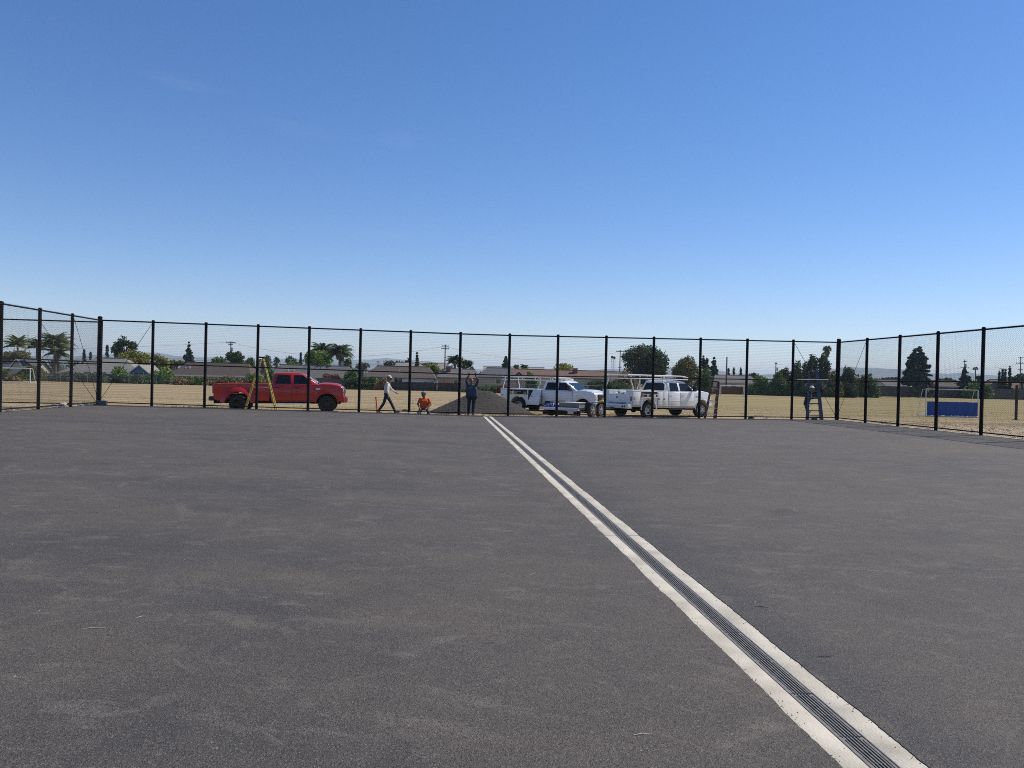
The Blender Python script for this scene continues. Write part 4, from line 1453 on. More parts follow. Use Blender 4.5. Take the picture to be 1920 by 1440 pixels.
# ------------------------------------------------------------------ small things near the fence
def smalls():
    # orange marker post on a square base
    y = 36.1
    x = CX(708, y)
    t = thing('marker_post', 'thin orange plastic marker post behind the striding person', 'marker post', (x, y, -0.07))
    MB().box(-0.20, 0.20, -0.20, 0.20, 0, 0.045).build('base', M_TRIM, t, bevel=0.015)
    MB().lathe([(0.055, 0.04), (0.05, 0.10), (0.034, 0.16), (0.03, 0.70), (0.04, 0.72), (0.04, 0.76), (0.01, 0.78)], 12, 'z').build('tube', M_ORNG, t)
    t.rotation_euler = (0, math.radians(-7), 0)
    # concrete block at the left corner
    x, y = XL + 0.30, YB - 0.38
    t = thing('concrete_block', 'grey concrete block at the foot of the left corner post', 'block', (x, y, courtz(x)), 0.06)
    bm_ = MB()
    bm_.box(-0.20, 0.20, -0.10, 0.10, 0, 0.195)
    bm_.build('block_body', mat('block_grey', (0.12, 0.12, 0.125), 0.9, var=0.15, bump=0.4), t, bevel=0.008)
    for s in (-1, 1):
        MB().box(s * 0.09 - 0.06, s * 0.09 + 0.06, -0.06, 0.06, 0.196, 0.198).build('hollow_shade_plate', M_DARK, t)  # thin dark plates paint shaded hollows on the solid block
    # white ball on the court
    x, y = CX(767, 33.9, 782), 33.9
    tag(MB().ball((0, 0, 0.045), 0.045, 16, 10).build('ball', M_HARD), 'small white ball on the court before the kneeling person', 'ball').location = (x, y, courtz(x))
    # clod in the field
    r = np.random.default_rng(8)
    def rock(lab, loc, s, m, nm='rock', cat='rock', group=None, flat=0.6):
        bm = bmesh.new()
        bmesh.ops.create_icosphere(bm, subdivisions=2, radius=1)
        for v in bm.verts:
            k = 1 + r.normal(0, 0.13)
            v.co = Vector((v.co.x * s * k, v.co.y * s * 0.8 * k, (v.co.z + 0.5) * s * flat * k))
        me = bpy.data.meshes.new(nm)
        bm.to_mesh(me)
        bm.free()
        me.materials.append(m)
        return tag(link(nm, me, loc=loc, rotz=r.uniform(0, 6)), lab, cat, group)
    y = 41.5
    rock('dark clod of earth on the dry grass left of the kneeling person', (CX(761, y, 758), y, fieldz(-4, y)), 0.20, M_GRAVEL, 'soil_clod', 'clod', flat=0.35)
    y = 35.0
    rock('dark lump of cloth lying at the fence near the red ladder', (CX(1409, y, 780), y, 0.06), 0.17, M_DTEE, 'cloth_bundle', 'cloth', flat=0.5)
    M_ROCK = mat('white_rock', (0.55, 0.50, 0.43), 0.9, var=0.15)
    for i, (u, yy, s) in enumerate(((120, 33.1, 0.10), (106, 31.5, 0.15), (110, 31.8, 0.11), (124, 32.6, 0.09), (160, 33.9, 0.07), (168, 34.1, 0.10), (176, 34.2, 0.08), (15, 28.2, 0.07), (92, 30.9, 0.05))):
        rock(('first', 'second', 'third', 'fourth', 'fifth', 'sixth', 'seventh', 'eighth', 'ninth')[sorted([33.1, 31.5, 31.8, 32.6, 33.9, 34.1, 34.2, 28.2, 30.9], reverse=True).index(yy)] + ' pale rubble chunk along the left fence, counted from the corner post', (XL - 0.16 + r.normal(0, 0.12), yy, courtz(XL)), s, M_ROCK, 'rubble_chunk', 'rubble', 'rubble along the left fence', 0.8)
    # wood block at the right
    x, y = CX(1527, YB - 0.12, 784), YB - 0.12
    M_WOOD = mat('old_wood', (0.16, 0.10, 0.06), 0.85, var=0.25, scale=12)
    tag(MB().box(-0.13, 0.13, -0.05, 0.05, 0, 0.09).build('wood_block', M_WOOD, bevel=0.006), 'short brown block of wood under the blue-grey ladder', 'wood block').location = (x, y, courtz(x))
    # pale pole tied to the middle rail
    x0, x1 = CX(1495, YB + 0.03, 712), CX(1554, YB + 0.03, 712)
    tag(MB().tube([(x0, YB + 0.06, courtz(x0) + 1.835), (x1, YB + 0.06, courtz(x1) + 1.85)], 0.026, 8).build('galvanised_pole', M_ALU),
        'bare metal pole held against the middle rail at the blue-grey ladder', 'pole')
    # twigs, straws and chips on the asphalt
    M_STRAW = mat('pale_straw', (0.62, 0.58, 0.50), 0.8)
    M_TWIG = mat('dark_twig', (0.03, 0.022, 0.015), 0.9)
    def on_court(u, v):
        q = ray(u, v)
        k = -EYE / q.z
        x, y = q.x * k, q.y * k
        return x, y
    for u, v, L, a, m, lab in ((177, 1189, 0.065, 0.15, M_STRAW, 'pale straw lying on the asphalt at the lower left'),
                               (265, 1167, 0.03, 0.6, M_STRAW, 'tiny pale chip on the asphalt, lower left'),
                               (1427, 1140, 0.05, -0.3, M_TWIG, 'dark twig on the asphalt right of the drain'),
                               (1545, 1234, 0.05, 0.0, M_TWIG, 'small brown twig on the asphalt close to the drain'),
                               (1205, 1382, 0.045, 0.05, M_STRAW, 'pale thread on the asphalt left of the drain near the viewer'),
                               (673, 858, 0.10, 0.1, M_STRAW, 'small pale scrap on the middle of the left court half'),
                               (1000, 1080, 0.03, 0.3, M_STRAW, 'small pale chip on the asphalt beside the drain')):
        x, y = on_court(u, v)
        ca, sa = math.cos(a), math.sin(a)
        o = MB().tube([(-L * ca, -L * sa, 0.004), (0, 0.006, 0.007), (L * ca, L * sa, 0.004)], [0.0013, 0.002, 0.0012], 5).build('straw' if m is M_STRAW else 'twig', m)
        o.location = (x, y, courtz(x))
        tag(o, lab, 'straw' if m is M_STRAW else 'twig')
    g = MB()
    for k in range(420):
        y = 2.6 + 29 * r.uniform(0, 1) ** 1.6
        x = r.uniform(-0.62, 0.62) * y + 0.09 * y
        x = max(XL + 0.3, min(XR - 0.3, x))
        if abs(x - XD) < 0.07:
            continue
        s = r.uniform(0.002, 0.006) * (1 + y / 30)
        z = courtz(x)
        g.add([(x - s, y - s * .6, z), (x + s, y - s * .5, z), (x + s * .2, y + s, z), (x, y, z + s)], [(0, 1, 3), (1, 2, 3), (2, 0, 3)])
    cr = MB()
    for k in range(700):
        y = 2.4 + 20 * r.uniform(0, 1) ** 1.7
        sd = 1 if r.uniform() < 0.5 else -1
        x = XD + sd * (0.195 - abs(r.normal(0, 0.022)) - 0.012 * (r.uniform() < 0.1) * 8)
        if abs(x - XD) < 0.07:
            continue
        q = r.uniform(0.0012, 0.0042)
        z = courtz(XD + 0.2) - 0.003
        cr.add([(x - q, y - q, z), (x + q, y - q * .6, z), (x + q * .3, y + q, z), (x, y, z + q * 1.2)], [(0, 1, 3), (1, 2, 3), (2, 0, 3)])
    oc = link('asphalt_crumbs', raw_mesh('asphalt_crumbs', cr.v, cr.f, M_GRAVEL))
    oc['kind'] = 'stuff'
    oc['label'] = 'dark asphalt crumbs on the concrete borders of the drain'
    o = link('grit', raw_mesh('grit', g.v, g.f, mat('pale_grit', (0.42, 0.39, 0.34), 0.9, island=0.5)))
    o['kind'] = 'stuff'
    o['label'] = 'pale grit scattered over the asphalt'
smalls()

# ------------------------------------------------------------------ goals and posts in the field
def goal(label, u0, u1, D, h, base_z, depth=1.2, net=None, rad=0.05, yaw=0.0):
    a, b_ = W(u0, 745, D), W(u1, 745, D)
    w = abs(b_.x - a.x)
    t = thing('soccer_goal', label, 'goal', ((a.x + b_.x) / 2, (a.y + b_.y) / 2, base_z), math.atan2(b_.y - a.y, b_.x - a.x) + yaw)
    for s in (-1, 1):
        MB().tube([(s * w / 2, 0, 0), (s * w / 2, 0, h)], rad, 8).build('goalpost', M_WPIPE, t)
        MB().tube([(s * w / 2, 0, h), (s * w / 2, depth * 0.4, h), (s * w / 2, depth, 0.04)], rad * 0.6, 6).build('side_stay', M_WPIPE, t)
        MB().tube([(s * w / 2, 0, 0.04), (s * w / 2, depth, 0.04)], rad * 0.6, 6).build('ground_bar', M_WPIPE, t)
    MB().tube([(-w / 2, 0, h), (w / 2, 0, h)], rad, 8).build('crossbar', M_WPIPE if not net else M_GREYP, t)
    MB().tube([(-w / 2, depth, 0.04), (w / 2, depth, 0.04)], rad * 0.7, 6).build('rear_ground_bar', M_WPIPE, t)
    if net:
        # blue windbreak sheet laced across the lower part, with folds
        v, f = [], []
        n = 40
        r = np.random.default_rng(2)
        for i in range(n + 1):
            x = -w / 2 + 0.06 + (w - 0.12) * i / n
            for z in (0.10, 0.32, 0.55, 0.80, 1.05):
                v.append((x, -0.06 + 0.03 * math.sin(i * 0.9) + r.normal(0, 0.012), z * net + r.normal(0, 0.006)))
        for i in range(n):
            for k in range(4):
                f.append((i * 5 + k, i * 5 + 5 + k, i * 5 + 6 + k, i * 5 + 1 + k))
        link('sheet', raw_mesh('sheet', v, f, mat('blue_sheet', (0.016, 0.075, 0.30), 0.6, var=0.2, scale=6, stretch=(6, 1, 1)), True), t)
        MB().tube([(-w / 2, -0.05, 0.06), (w / 2, -0.05, 0.06)], 0.045, 8).build('front_ground_bar', M_WPIPE, t)
    return t
goal('small white goal with a blue sheet across its lower half, beyond the right fence', 1736, 1834, 52.5, 1.88, fieldz(30, 52), 1.1, net=1.0, rad=0.032)
goal('full size white goal frame far off at the left edge of the field', -22, 56, 128, 2.44, fieldz(-80, 128) + 0.05, 1.5, rad=0.09)
goal('white goal frame far off before the rust coloured fence', 1351, 1396, 178, 2.5, fieldz(60, 178), 1.5, rad=0.09)

def field_post():
    D = 50
    p = W(1905, 782, D)
    zt = W(1907, 722, D).z
    t = thing('steel_post', 'single dark steel post standing in the field near the right edge', 'post', (p.x, p.y, fieldz(p.x, p.y)))
    M_RUST = mat('rusty_steel', (0.05, 0.035, 0.028), 0.8, var=0.3)
    MB().tube([(0, 0, -0.1), (0, 0, zt - t.location.z)], 0.085, 10).build('shaft', M_RUST, t)
    MB().box(-0.16, 0.16, -0.16, 0.16, -0.02, 0.03).build('base_plate', M_RUST, t)
field_post()

# ------------------------------------------------------------------ houses beyond the field
def roof_mat(name, c):
    return mat(name, c, 0.9, var=0.18, scale=1.2, detail=8, bump=0.6, bscale=6, stretch=(1, 1, 5))
def wall_mat(name, c):
    return mat(name, c, 0.9, var=0.08, scale=0.8)
M_FASC = mat('white_fascia', (0.70, 0.69, 0.66), 0.6, var=0.06)
M_BRICK = mat('red_brick', (0.21, 0.075, 0.055), 0.9, var=0.25, scale=6)

def house(label, u0, u1, vr, ve, D, roof, wall, depth=9.0, hip=0.0, wins=(), chim=(), fascia=True, gable=None, base=-1.3, yaw=0.0, vents=()):
    """single storey house with its ridge across the view; wins: (u0, u1, v0, v1) on the facing wall"""
    um = (u0 + u1) / 2
    c = W(um, (vr + ve) / 2, D)
    w = (W(u1, ve, D) - W(u0, ve, D)).length
    zr, ze = W(um, vr, D).z, W(um, ve, D).z
    # the ridge stands half the house depth behind the facing eave: the measured line is the ridge's
    zr = EYE + (zr - EYE) * (D + depth / 2) / D
    t = thing('house', label, 'house', (c.x, c.y, base), YAW + yaw)
    er, rr = ze - base, zr - base
    ov = 0.45
    q = MB()
    q.add([(-w / 2 + ov, 0.35, 0), (w / 2 - ov, 0.35, 0), (w / 2 - ov, depth - 0.35, 0), (-w / 2 + ov, depth - 0.35, 0),
           (-w / 2 + ov, 0.35, er - 0.02), (w / 2 - ov, 0.35, er - 0.02), (w / 2 - ov, depth - 0.35, er - 0.02), (-w / 2 + ov, depth - 0.35, er - 0.02)],
          [(0, 1, 5, 4), (1, 2, 6, 5), (2, 3, 7, 6), (3, 0, 4, 7)])
    if hip < 0.2:
        for s in (-1, 1):
            x = s * (w / 2 - ov)
            q.add([(x, 0.35, er - 0.02), (x, depth - 0.35, er - 0.02), (x, depth / 2, rr - 0.12)], [(0, 1, 2)])
    q.build('wall', wall, t, smooth=False)
    h = max(hip, 0.0)
    # roof: two (or four) slabs with thickness
    def slab(pts):
        g = MB()
        n = len(pts)
        g.add(list(pts) + [(x, y, z - 0.16) for x, y, z in pts], [tuple(range(n)), tuple(range(2 * n - 1, n - 1, -1))] + [(i, i + n, (i + 1) % n + n, (i + 1) % n) for i in range(n)])
        return g
    a0, a1 = (-w / 2, -0.1, er), (w / 2, -0.1, er)
    b0, b1 = (-w / 2, depth + 0.1, er), (w / 2, depth + 0.1, er)
    r0, r1 = (-w / 2 + h, depth / 2, rr), (w / 2 - h, depth / 2, rr)
    ro = slab([a0, a1, r1, r0]).build('roof', roof, t, smooth=False)
    slab([b1, b0, (r0[0], r0[1] + 0.004, rr), (r1[0], r1[1] + 0.004, rr)]).build('roof_rear_slope', roof, t, smooth=False)
    if h > 0.2:
        slab([a1, b1, (r1[0] + 0.004, r1[1], r1[2])]).build('roof_hip', roof, t, smooth=False)
        slab([b0, a0, (r0[0] - 0.004, r0[1], r0[2])]).build('roof_hip', roof, t, smooth=False)
    MB().tube([(r0[0], r0[1], rr + 0.03), (r1[0], r1[1], rr + 0.03)], 0.12, 6).build('ridge_cap', roof, t)
    if fascia:
        MB().box(-w / 2 - 0.02, w / 2 + 0.02, -0.155, -0.104, er - 0.24, er + 0.02).build('fascia', M_FASC, t)
    Mi = t.matrix_basis.inverted() if False else (Matrix.Translation(t.location) @ Matrix.Rotation(YAW + yaw, 4, 'Z')).inverted()
    for (ua, ub, va, vb) in wins:
        pa, pb = Mi @ W(ua, va, D), Mi @ W(ub, vb, D)
        x0, x1 = sorted((pa.x, pb.x))
        z0, z1 = sorted((pa.z, pb.z))
        fr = MB().box(x0 - 0.08, x1 + 0.08, 0.27, 0.348, z0 - 0.08, z1 + 0.08).build('window', M_FASC, t)
        n = 2 if x1 - x0 > 1.2 else 1
        for k in range(n):
            xa = x0 + (x1 - x0) * k / n + 0.03
            xb = x0 + (x1 - x0) * (k + 1) / n - 0.03
            MB().box(xa, xb, 0.255, 0.268, z0, z1).build('pane', M_WGLASS, fr)
    for (ua, ub, va) in chim:
        pa, pb = Mi @ W(ua, va, D), Mi @ W(ub, va, D)
        ch = MB().box(pa.x, pb.x, depth * 0.30, depth * 0.30 + 0.8, er, pa.z).build('chimney', M_BRICK, t)
        MB().box(pa.x - 0.08, pb.x + 0.08, depth * 0.30 - 0.08, depth * 0.30 + 0.88, pa.z + 0.002, pa.z + 0.14).build('chimney_cap', M_CONC2, ch)
    for (ua, va) in vents:
        pa = Mi @ W(ua, va, D + depth * 0.25)
        MB().tube([(pa.x, depth * 0.25, er), (pa.x, depth * 0.25, max(pa.z, er + (rr - er) * 0.5 + 0.3))], 0.12, 8).build('roof_vent', M_FASC, t)
    if gable:
        # a wing with its gable end towards the viewer
        ga, gb, gv, gwall, gwins = gable
        pa, pb = Mi @ W(ga, gv, D - 2.0), Mi @ W(gb, gv, D - 2.0)
        x0, x1, zp = pa.x, pb.x, pa.z
        xm = (x0 + x1) / 2
        wg = MB()
        y0, y1 = -2.2, depth / 2
        wg.add([(x0 + 0.3, y0, 0), (x1 - 0.3, y0, 0), (x1 - 0.3, y0, er - 0.05), (xm, y0, zp - 0.2), (x0 + 0.3, y0, er - 0.05),
                (x0 + 0.3, y1, 0), (x1 - 0.3, y1, 0), (x1 - 0.3, y1, er - 0.05), (xm, y1, zp - 0.2), (x0 + 0.3, y1, er - 0.05)],
               [(0, 1, 2, 3, 4), (1, 6, 7, 2), (5, 0, 4, 9), (6, 5, 9, 8, 7)])
        wo = wg.build('wing_wall', gwall, t, smooth=False)
        for s, xe in ((-1, x0), (1, x1)):
            slab([(xe, y0 - 0.4, er - 0.05), (xe, y1, er - 0.05), (xm + s * 0.003, y1, zp), (xm + s * 0.003, y0 - 0.4, zp)]).build('wing_roof', roof, t, smooth=False)
            MB().bar((xe, y0 - 0.43, er - 0.14), (xm, y0 - 0.43, zp - 0.10), 0.05, 0.2).build('barge_board', M_FASC if fascia else M_TRIM, t)
        for (ua, ub, va, vb) in gwins:
            qa, qb = Mi @ W(ua, va, D - 2.2), Mi @ W(ub, vb, D - 2.2)
            wa, wb_ = sorted((qa.x, qb.x))
            za, zb_ = sorted((qa.z, qb.z))
            fr = MB().box(wa - 0.1, wb_ + 0.1, y0 - 0.06, y0 - 0.002, za - 0.1, zb_ + 0.1).build('window', M_FASC, t)
            for k in range(2):
                MB().box(wa + (wb_ - wa) * k / 2 + 0.04, wa + (wb_ - wa) * (k + 1) / 2 - 0.04, y0 - 0.075, y0 - 0.062, za, zb_).build('pane', M_WGLASS, fr)
    return t

RF_GREY = roof_mat('roof_grey', (0.125, 0.120, 0.113))
RF_LGREY = roof_mat('roof_light_grey', (0.25, 0.235, 0.205))
RF_DGREY = roof_mat('roof_dark_grey', (0.085, 0.09, 0.10))
RF_BROWN = roof_mat('roof_brown', (0.086, 0.067, 0.053))
RF_PINK = roof_mat('roof_pink_brown', (0.098, 0.076, 0.063))
RF_ORNG = roof_mat('roof_terracotta', (0.145, 0.088, 0.064))
WL_CREAM = wall_mat('wall_cream', (0.52, 0.48, 0.40))
WL_WHITE = wall_mat('wall_white', (0.60, 0.59, 0.57))
WL_BLUE = wall_mat('wall_blue_grey', (0.20, 0.25, 0.33))
WL_PINK = wall_mat('wall_pinkish', (0.42, 0.28, 0.22))
WL_BEIGE = wall_mat('wall_beige', (0.40, 0.33, 0.26))
WL_GREY = wall_mat('wall_grey', (0.30, 0.30, 0.30))

house('low house with a dark grey roof and tan gable at the far left edge', -60, 62, 676, 701, 176, RF_DGREY, WL_CREAM, gable=(10, 58, 671, WL_CREAM, ()))
house('light grey roofed house with a blue-grey gable and white window', 108, 266, 671, 700, 170, RF_LGREY, WL_GREY, hip=6.0, gable=(240, 286, 683, WL_BLUE, ((251, 269, 698, 705),)))
house('brown roofed house with a white gutter line above the left pickup', 318, 470, 680, 704, 172, RF_BROWN, WL_BEIGE, hip=2.0, wins=((352, 366, 709, 716), (430, 445, 710, 717)), vents=((348, 690), (356, 686)))
house('grey roofed house behind the red pickup cab', 498, 662, 685, 708, 172, RF_GREY, WL_GREY, hip=2.0, wins=((604, 616, 712, 719),), fascia=False, vents=((540, 692), (551, 692)))
house('pinkish brown roofed house with pale wall behind the striding person', 682, 818, 687, 708, 166, RF_PINK, WL_WHITE, hip=2.0, wins=((739, 754, 709, 716), (708, 717, 709, 714)), fascia=False, vents=((749, 693),))
house('pink walled house with a red brick chimney behind the dark fence', 818, 902, 692, 708, 160, RF_GREY, WL_PINK, hip=1.5, chim=((834, 843, 687),), wins=((851, 858, 712, 719),), fascia=False)
house('grey roofed beige house behind the gravel pile', 893, 972, 690, 707, 158, RF_DGREY, WL_BEIGE, hip=2.0, wins=((930, 939, 711, 720),), fascia=False)
house('terracotta roofed house with a brick chimney behind the left white truck', 952, 1138, 694, 708, 162, RF_ORNG, WL_CREAM, gable=(962, 984, 697, WL_BEIGE, ()), chim=((1076, 1085, 691),), wins=((1040, 1052, 713, 720),), fascia=False)
house('long pale grey roof rising behind the pinkish brown roofed house', 738, 836, 681, 692, 215, RF_LGREY, WL_GREY, base=-1.3, fascia=False)
house('long pale roof low on the skyline above the terracotta house', 905, 1022, 688, 695, 230, RF_LGREY, WL_GREY, base=-1.3, fascia=False)
house('distant brown roof between the left truck and the big dark tree', 1096, 1200, 697, 706, 220, RF_PINK, WL_CREAM, hip=1.5, fascia=False)
house('grey roofed house beyond the rust coloured fence', 1338, 1425, 704, 717, 232, RF_GREY, WL_CREAM, hip=1.5, wins=((1372, 1380, 721, 726),))
house('low grey roofed house right of the far corner post', 1622, 1706, 712, 723, 285, RF_GREY, WL_WHITE, hip=1.5, gable=(1636, 1660, 713, WL_WHITE, ()))
house('pinkish low roof behind the blue sheeted goal', 1735, 1838, 714, 724, 285, RF_PINK, WL_GREY, hip=1.5)
house('reddish roofed house at the far right edge', 1858, 1990, 713, 727, 280, RF_ORNG, WL_CREAM, hip=2.0, gable=(1842, 1892, 714, WL_GREY, ()))

# ------------------------------------------------------------------ boundary fences of the field
def board_fence(label, ua, ub, D0, D1, vt_a, m, base=-1.12, pw=2.4, h=None, cap=None):
    a, b_ = W(ua, 730, D0), W(ub, 730, D1)
    L = math.hypot(b_.x - a.x, b_.y - a.y)
    n = max(1, round(L / pw))
    pw = L / n
    hh = h or (W(ua, vt_a, D0).z - base)
    t = thing('board_fence', label, 'fence', (a.x, a.y, base), math.atan2(b_.y - a.y, b_.x - a.x))
    g = MB()
    nb = 14
    r = random.Random(int(ua))
    for k in range(nb):
        x0 = pw * k / nb
        g.box(x0 + 0.008, x0 + pw / nb - 0.008, -0.012 + r.uniform(-0.008, 0.008), 0.014, 0.04, hh + r.uniform(-0.03, 0.02))
    for z in (0.35, hh - 0.3):
        g.box(0, pw, 0.018, 0.06, z - 0.04, z + 0.04)
    me = g.mesh('panel', m, smooth=False)
    pm = MB().box(-0.05, 0.05, -0.03, 0.09, -0.1, hh + 0.06).mesh('post', m, smooth=False)
    for i in range(n):
        o = link('panel', me, t)
        o.location = (i * pw, 0, r.uniform(-0.05, 0.05))
        o.rotation_euler = (r.uniform(-0.03, 0.03), 0, 0)
    for i in range(n + 1):
        link('post', pm, t).location = (i * pw, 0, 0)
    return t
M_FDARK = mat('dark_fence_board', (0.028, 0.023, 0.022), 0.9, var=0.35, scale=2)
M_FRUST = mat('rust_fence_board', (0.15, 0.055, 0.030), 0.9, var=0.25, scale=2)
M_FGREY = mat('grey_fence_board', (0.10, 0.085, 0.075), 0.9, var=0.3, scale=2)
M_FTAN = mat('tan_fence_board', (0.24, 0.17, 0.11), 0.9, var=0.3, scale=2)
board_fence('dark board fence behind the striding and the kneeling person', 728, 862, 153, 152, 715, M_FDARK)
board_fence('weathered tan fence half hidden by shrubs behind the pickup bed', 312, 500, 160, 158, 712, M_FTAN)
board_fence('rust coloured board fence behind the far white goal', 1296, 1416, 214, 218, 724, M_FRUST, base=-1.15)
board_fence('long grey board fence along the far right side of the field', 1622, 1990, 262, 262, 723, M_FGREY, base=-1.2, pw=3.0)
board_fence('grey weathered fence behind the red pickup bonnet', 595, 668, 156, 155, 709, M_FGREY)

def far_chain(label, ua, ub, D0, D1, h=1.9, base=-1.1):
    a, b_ = W(ua, 730, D0), W(ub, 730, D1)
    L = math.hypot(b_.x - a.x, b_.y - a.y)
    n = round(L / 3)
    t = thing('boundary_fence', label, 'fence', (a.x, a.y, base), math.atan2(b_.y - a.y, b_.x - a.x))
    M_GALV = mat('galvanised_wire', (0.30, 0.31, 0.31), 0.5, 0.6, var=0.15)
    pm = MB().tube([(0, 0, 0), (0, 0, h)], 0.045, 6).mesh('post', M_GALV)
    for i in range(n + 1):
        link('post', pm, t).location = (L * i / n, 0, 0)
    MB().tube([(0, 0, h), (L, 0, h)], 0.035, 6).build('top_rail', M_GALV, t)
    g = MB()
    for k in range(int(L / 0.22)):
        x = k * 0.22
        g.add([(x, 0.03, 0.05), (x + 0.012, 0.03, 0.05), (x + 0.012 + 0.9, 0.03, h), (x + 0.9, 0.03, h)], [(0, 1, 2, 3)])
        g.add([(x + 0.9, 0.04, 0.05), (x + 0.912, 0.04, 0.05), (x + 0.012, 0.04, h), (x, 0.04, h)], [(0, 1, 2, 3)])
    link('wire_mesh', raw_mesh('wire_mesh', g.v, g.f, M_GALV), t)
far_chain('galvanised wire fence along the far left edge of the field', 62, 320, 158, 154)
far_chain('galvanised wire fence in front of the beige and terracotta houses', 862, 1130, 149, 152)

# ------------------------------------------------------------------ trees and shrubs
def leaf_mat(name, c, c2=None, island=0.35):
    return mat(name, c, 0.75, col2=c2, var=0.3, scale=0.45, island=island, trans=0.22, spec=0.25)
LF = {
    'dark': leaf_mat('leaf_dark', (0.035, 0.059, 0.028), (0.070, 0.105, 0.042)),
    'green': leaf_mat('leaf_green', (0.075, 0.135, 0.038), (0.144, 0.220, 0.060)),
    'bright': leaf_mat('leaf_bright', (0.118, 0.212, 0.038), (0.195, 0.295, 0.060)),
    'gold': leaf_mat('leaf_golden', (0.178, 0.195, 0.038), (0.312, 0.304, 0.068)),
    'olive': leaf_mat('leaf_olive', (0.127, 0.135, 0.051), (0.212, 0.203, 0.075)),
    'grey': leaf_mat('leaf_grey_green', (0.094, 0.118, 0.075), (0.161, 0.186, 0.118)),
    'blue': leaf_mat('leaf_blue_green', (0.049, 0.081, 0.070), (0.078, 0.119, 0.097)),
    'red': leaf_mat('leaf_reddish', (0.143, 0.046, 0.033), (0.221, 0.078, 0.046)),
    'wine': leaf_mat('leaf_wine', (0.065, 0.023, 0.031), (0.111, 0.039, 0.046)),
    'dry': leaf_mat('leaf_dry', (0.215, 0.150, 0.072), (0.312, 0.227, 0.111)),
    'palm': leaf_mat('leaf_palm', (0.098, 0.139, 0.049), (0.188, 0.204, 0.081)),
    'palmd': leaf_mat('leaf_palm_dark', (0.059, 0.091, 0.048), (0.109, 0.146, 0.069)),
}
M_BARK = mat('bark', (0.085, 0.065, 0.050), 0.95, var=0.35, scale=3, bump=0.8, bscale=8)
M_BARKP = mat('palm_bark', (0.155, 0.130, 0.105), 0.95, var=0.3, scale=2, bump=0.8, bscale=6, stretch=(1, 1, 6))

def leaves_from(points, size, r, m, droop=0.0, elong=1.0, name='crown'):
    """a rhombic leaf spray at every point, turned at random"""
    n = len(points)
    a = r.normal(0, 1, (n, 3))
    a[:, 2] *= (1 - 0.3)
    a[:, 2] -= droop
    a /= np.linalg.norm(a, axis=1)[:, None]
    b = r.normal(0, 1, (n, 3))
    b -= (b * a).sum(1)[:, None] * a
    b /= np.linalg.norm(b, axis=1)[:, None]
    s = size * r.uniform(0.45, 1.35, n)[:, None]
    P = np.asarray(points)
    c = np.cross(a, b)
    V = np.stack([P - a * s * elong, P + b * s * 0.55 + c * s * 0.15, P + a * s * elong, P - b * s * 0.55 + c * s * 0.15], 1).reshape(-1, 3)
    me = bpy.data.meshes.new(name)
    me.vertices.add(len(V))
    me.vertices.foreach_set('co', V.astype(np.float32).ravel())
    me.loops.add(4 * n)
    me.loops.foreach_set('vertex_index', np.arange(4 * n, dtype=np.int32))
    me.polygons.add(n)
    me.polygons.foreach_set('loop_start', np.arange(0, 4 * n, 4, dtype=np.int32))
    me.polygons.foreach_set('loop_total', np.full(n, 4, dtype=np.int32))
    me.update()
    me.materials.append(m)
    return me

def ellipsoid_pts(c, rad, n, r, shell=0.55):
    d = r.normal(0, 1, (n, 3))
    d /= np.linalg.norm(d, axis=1)[:, None]
    k = shell + (1 - shell) * r.uniform(0, 1, n) ** 0.6
    return np.asarray(c) + d * k[:, None] * np.asarray(rad)

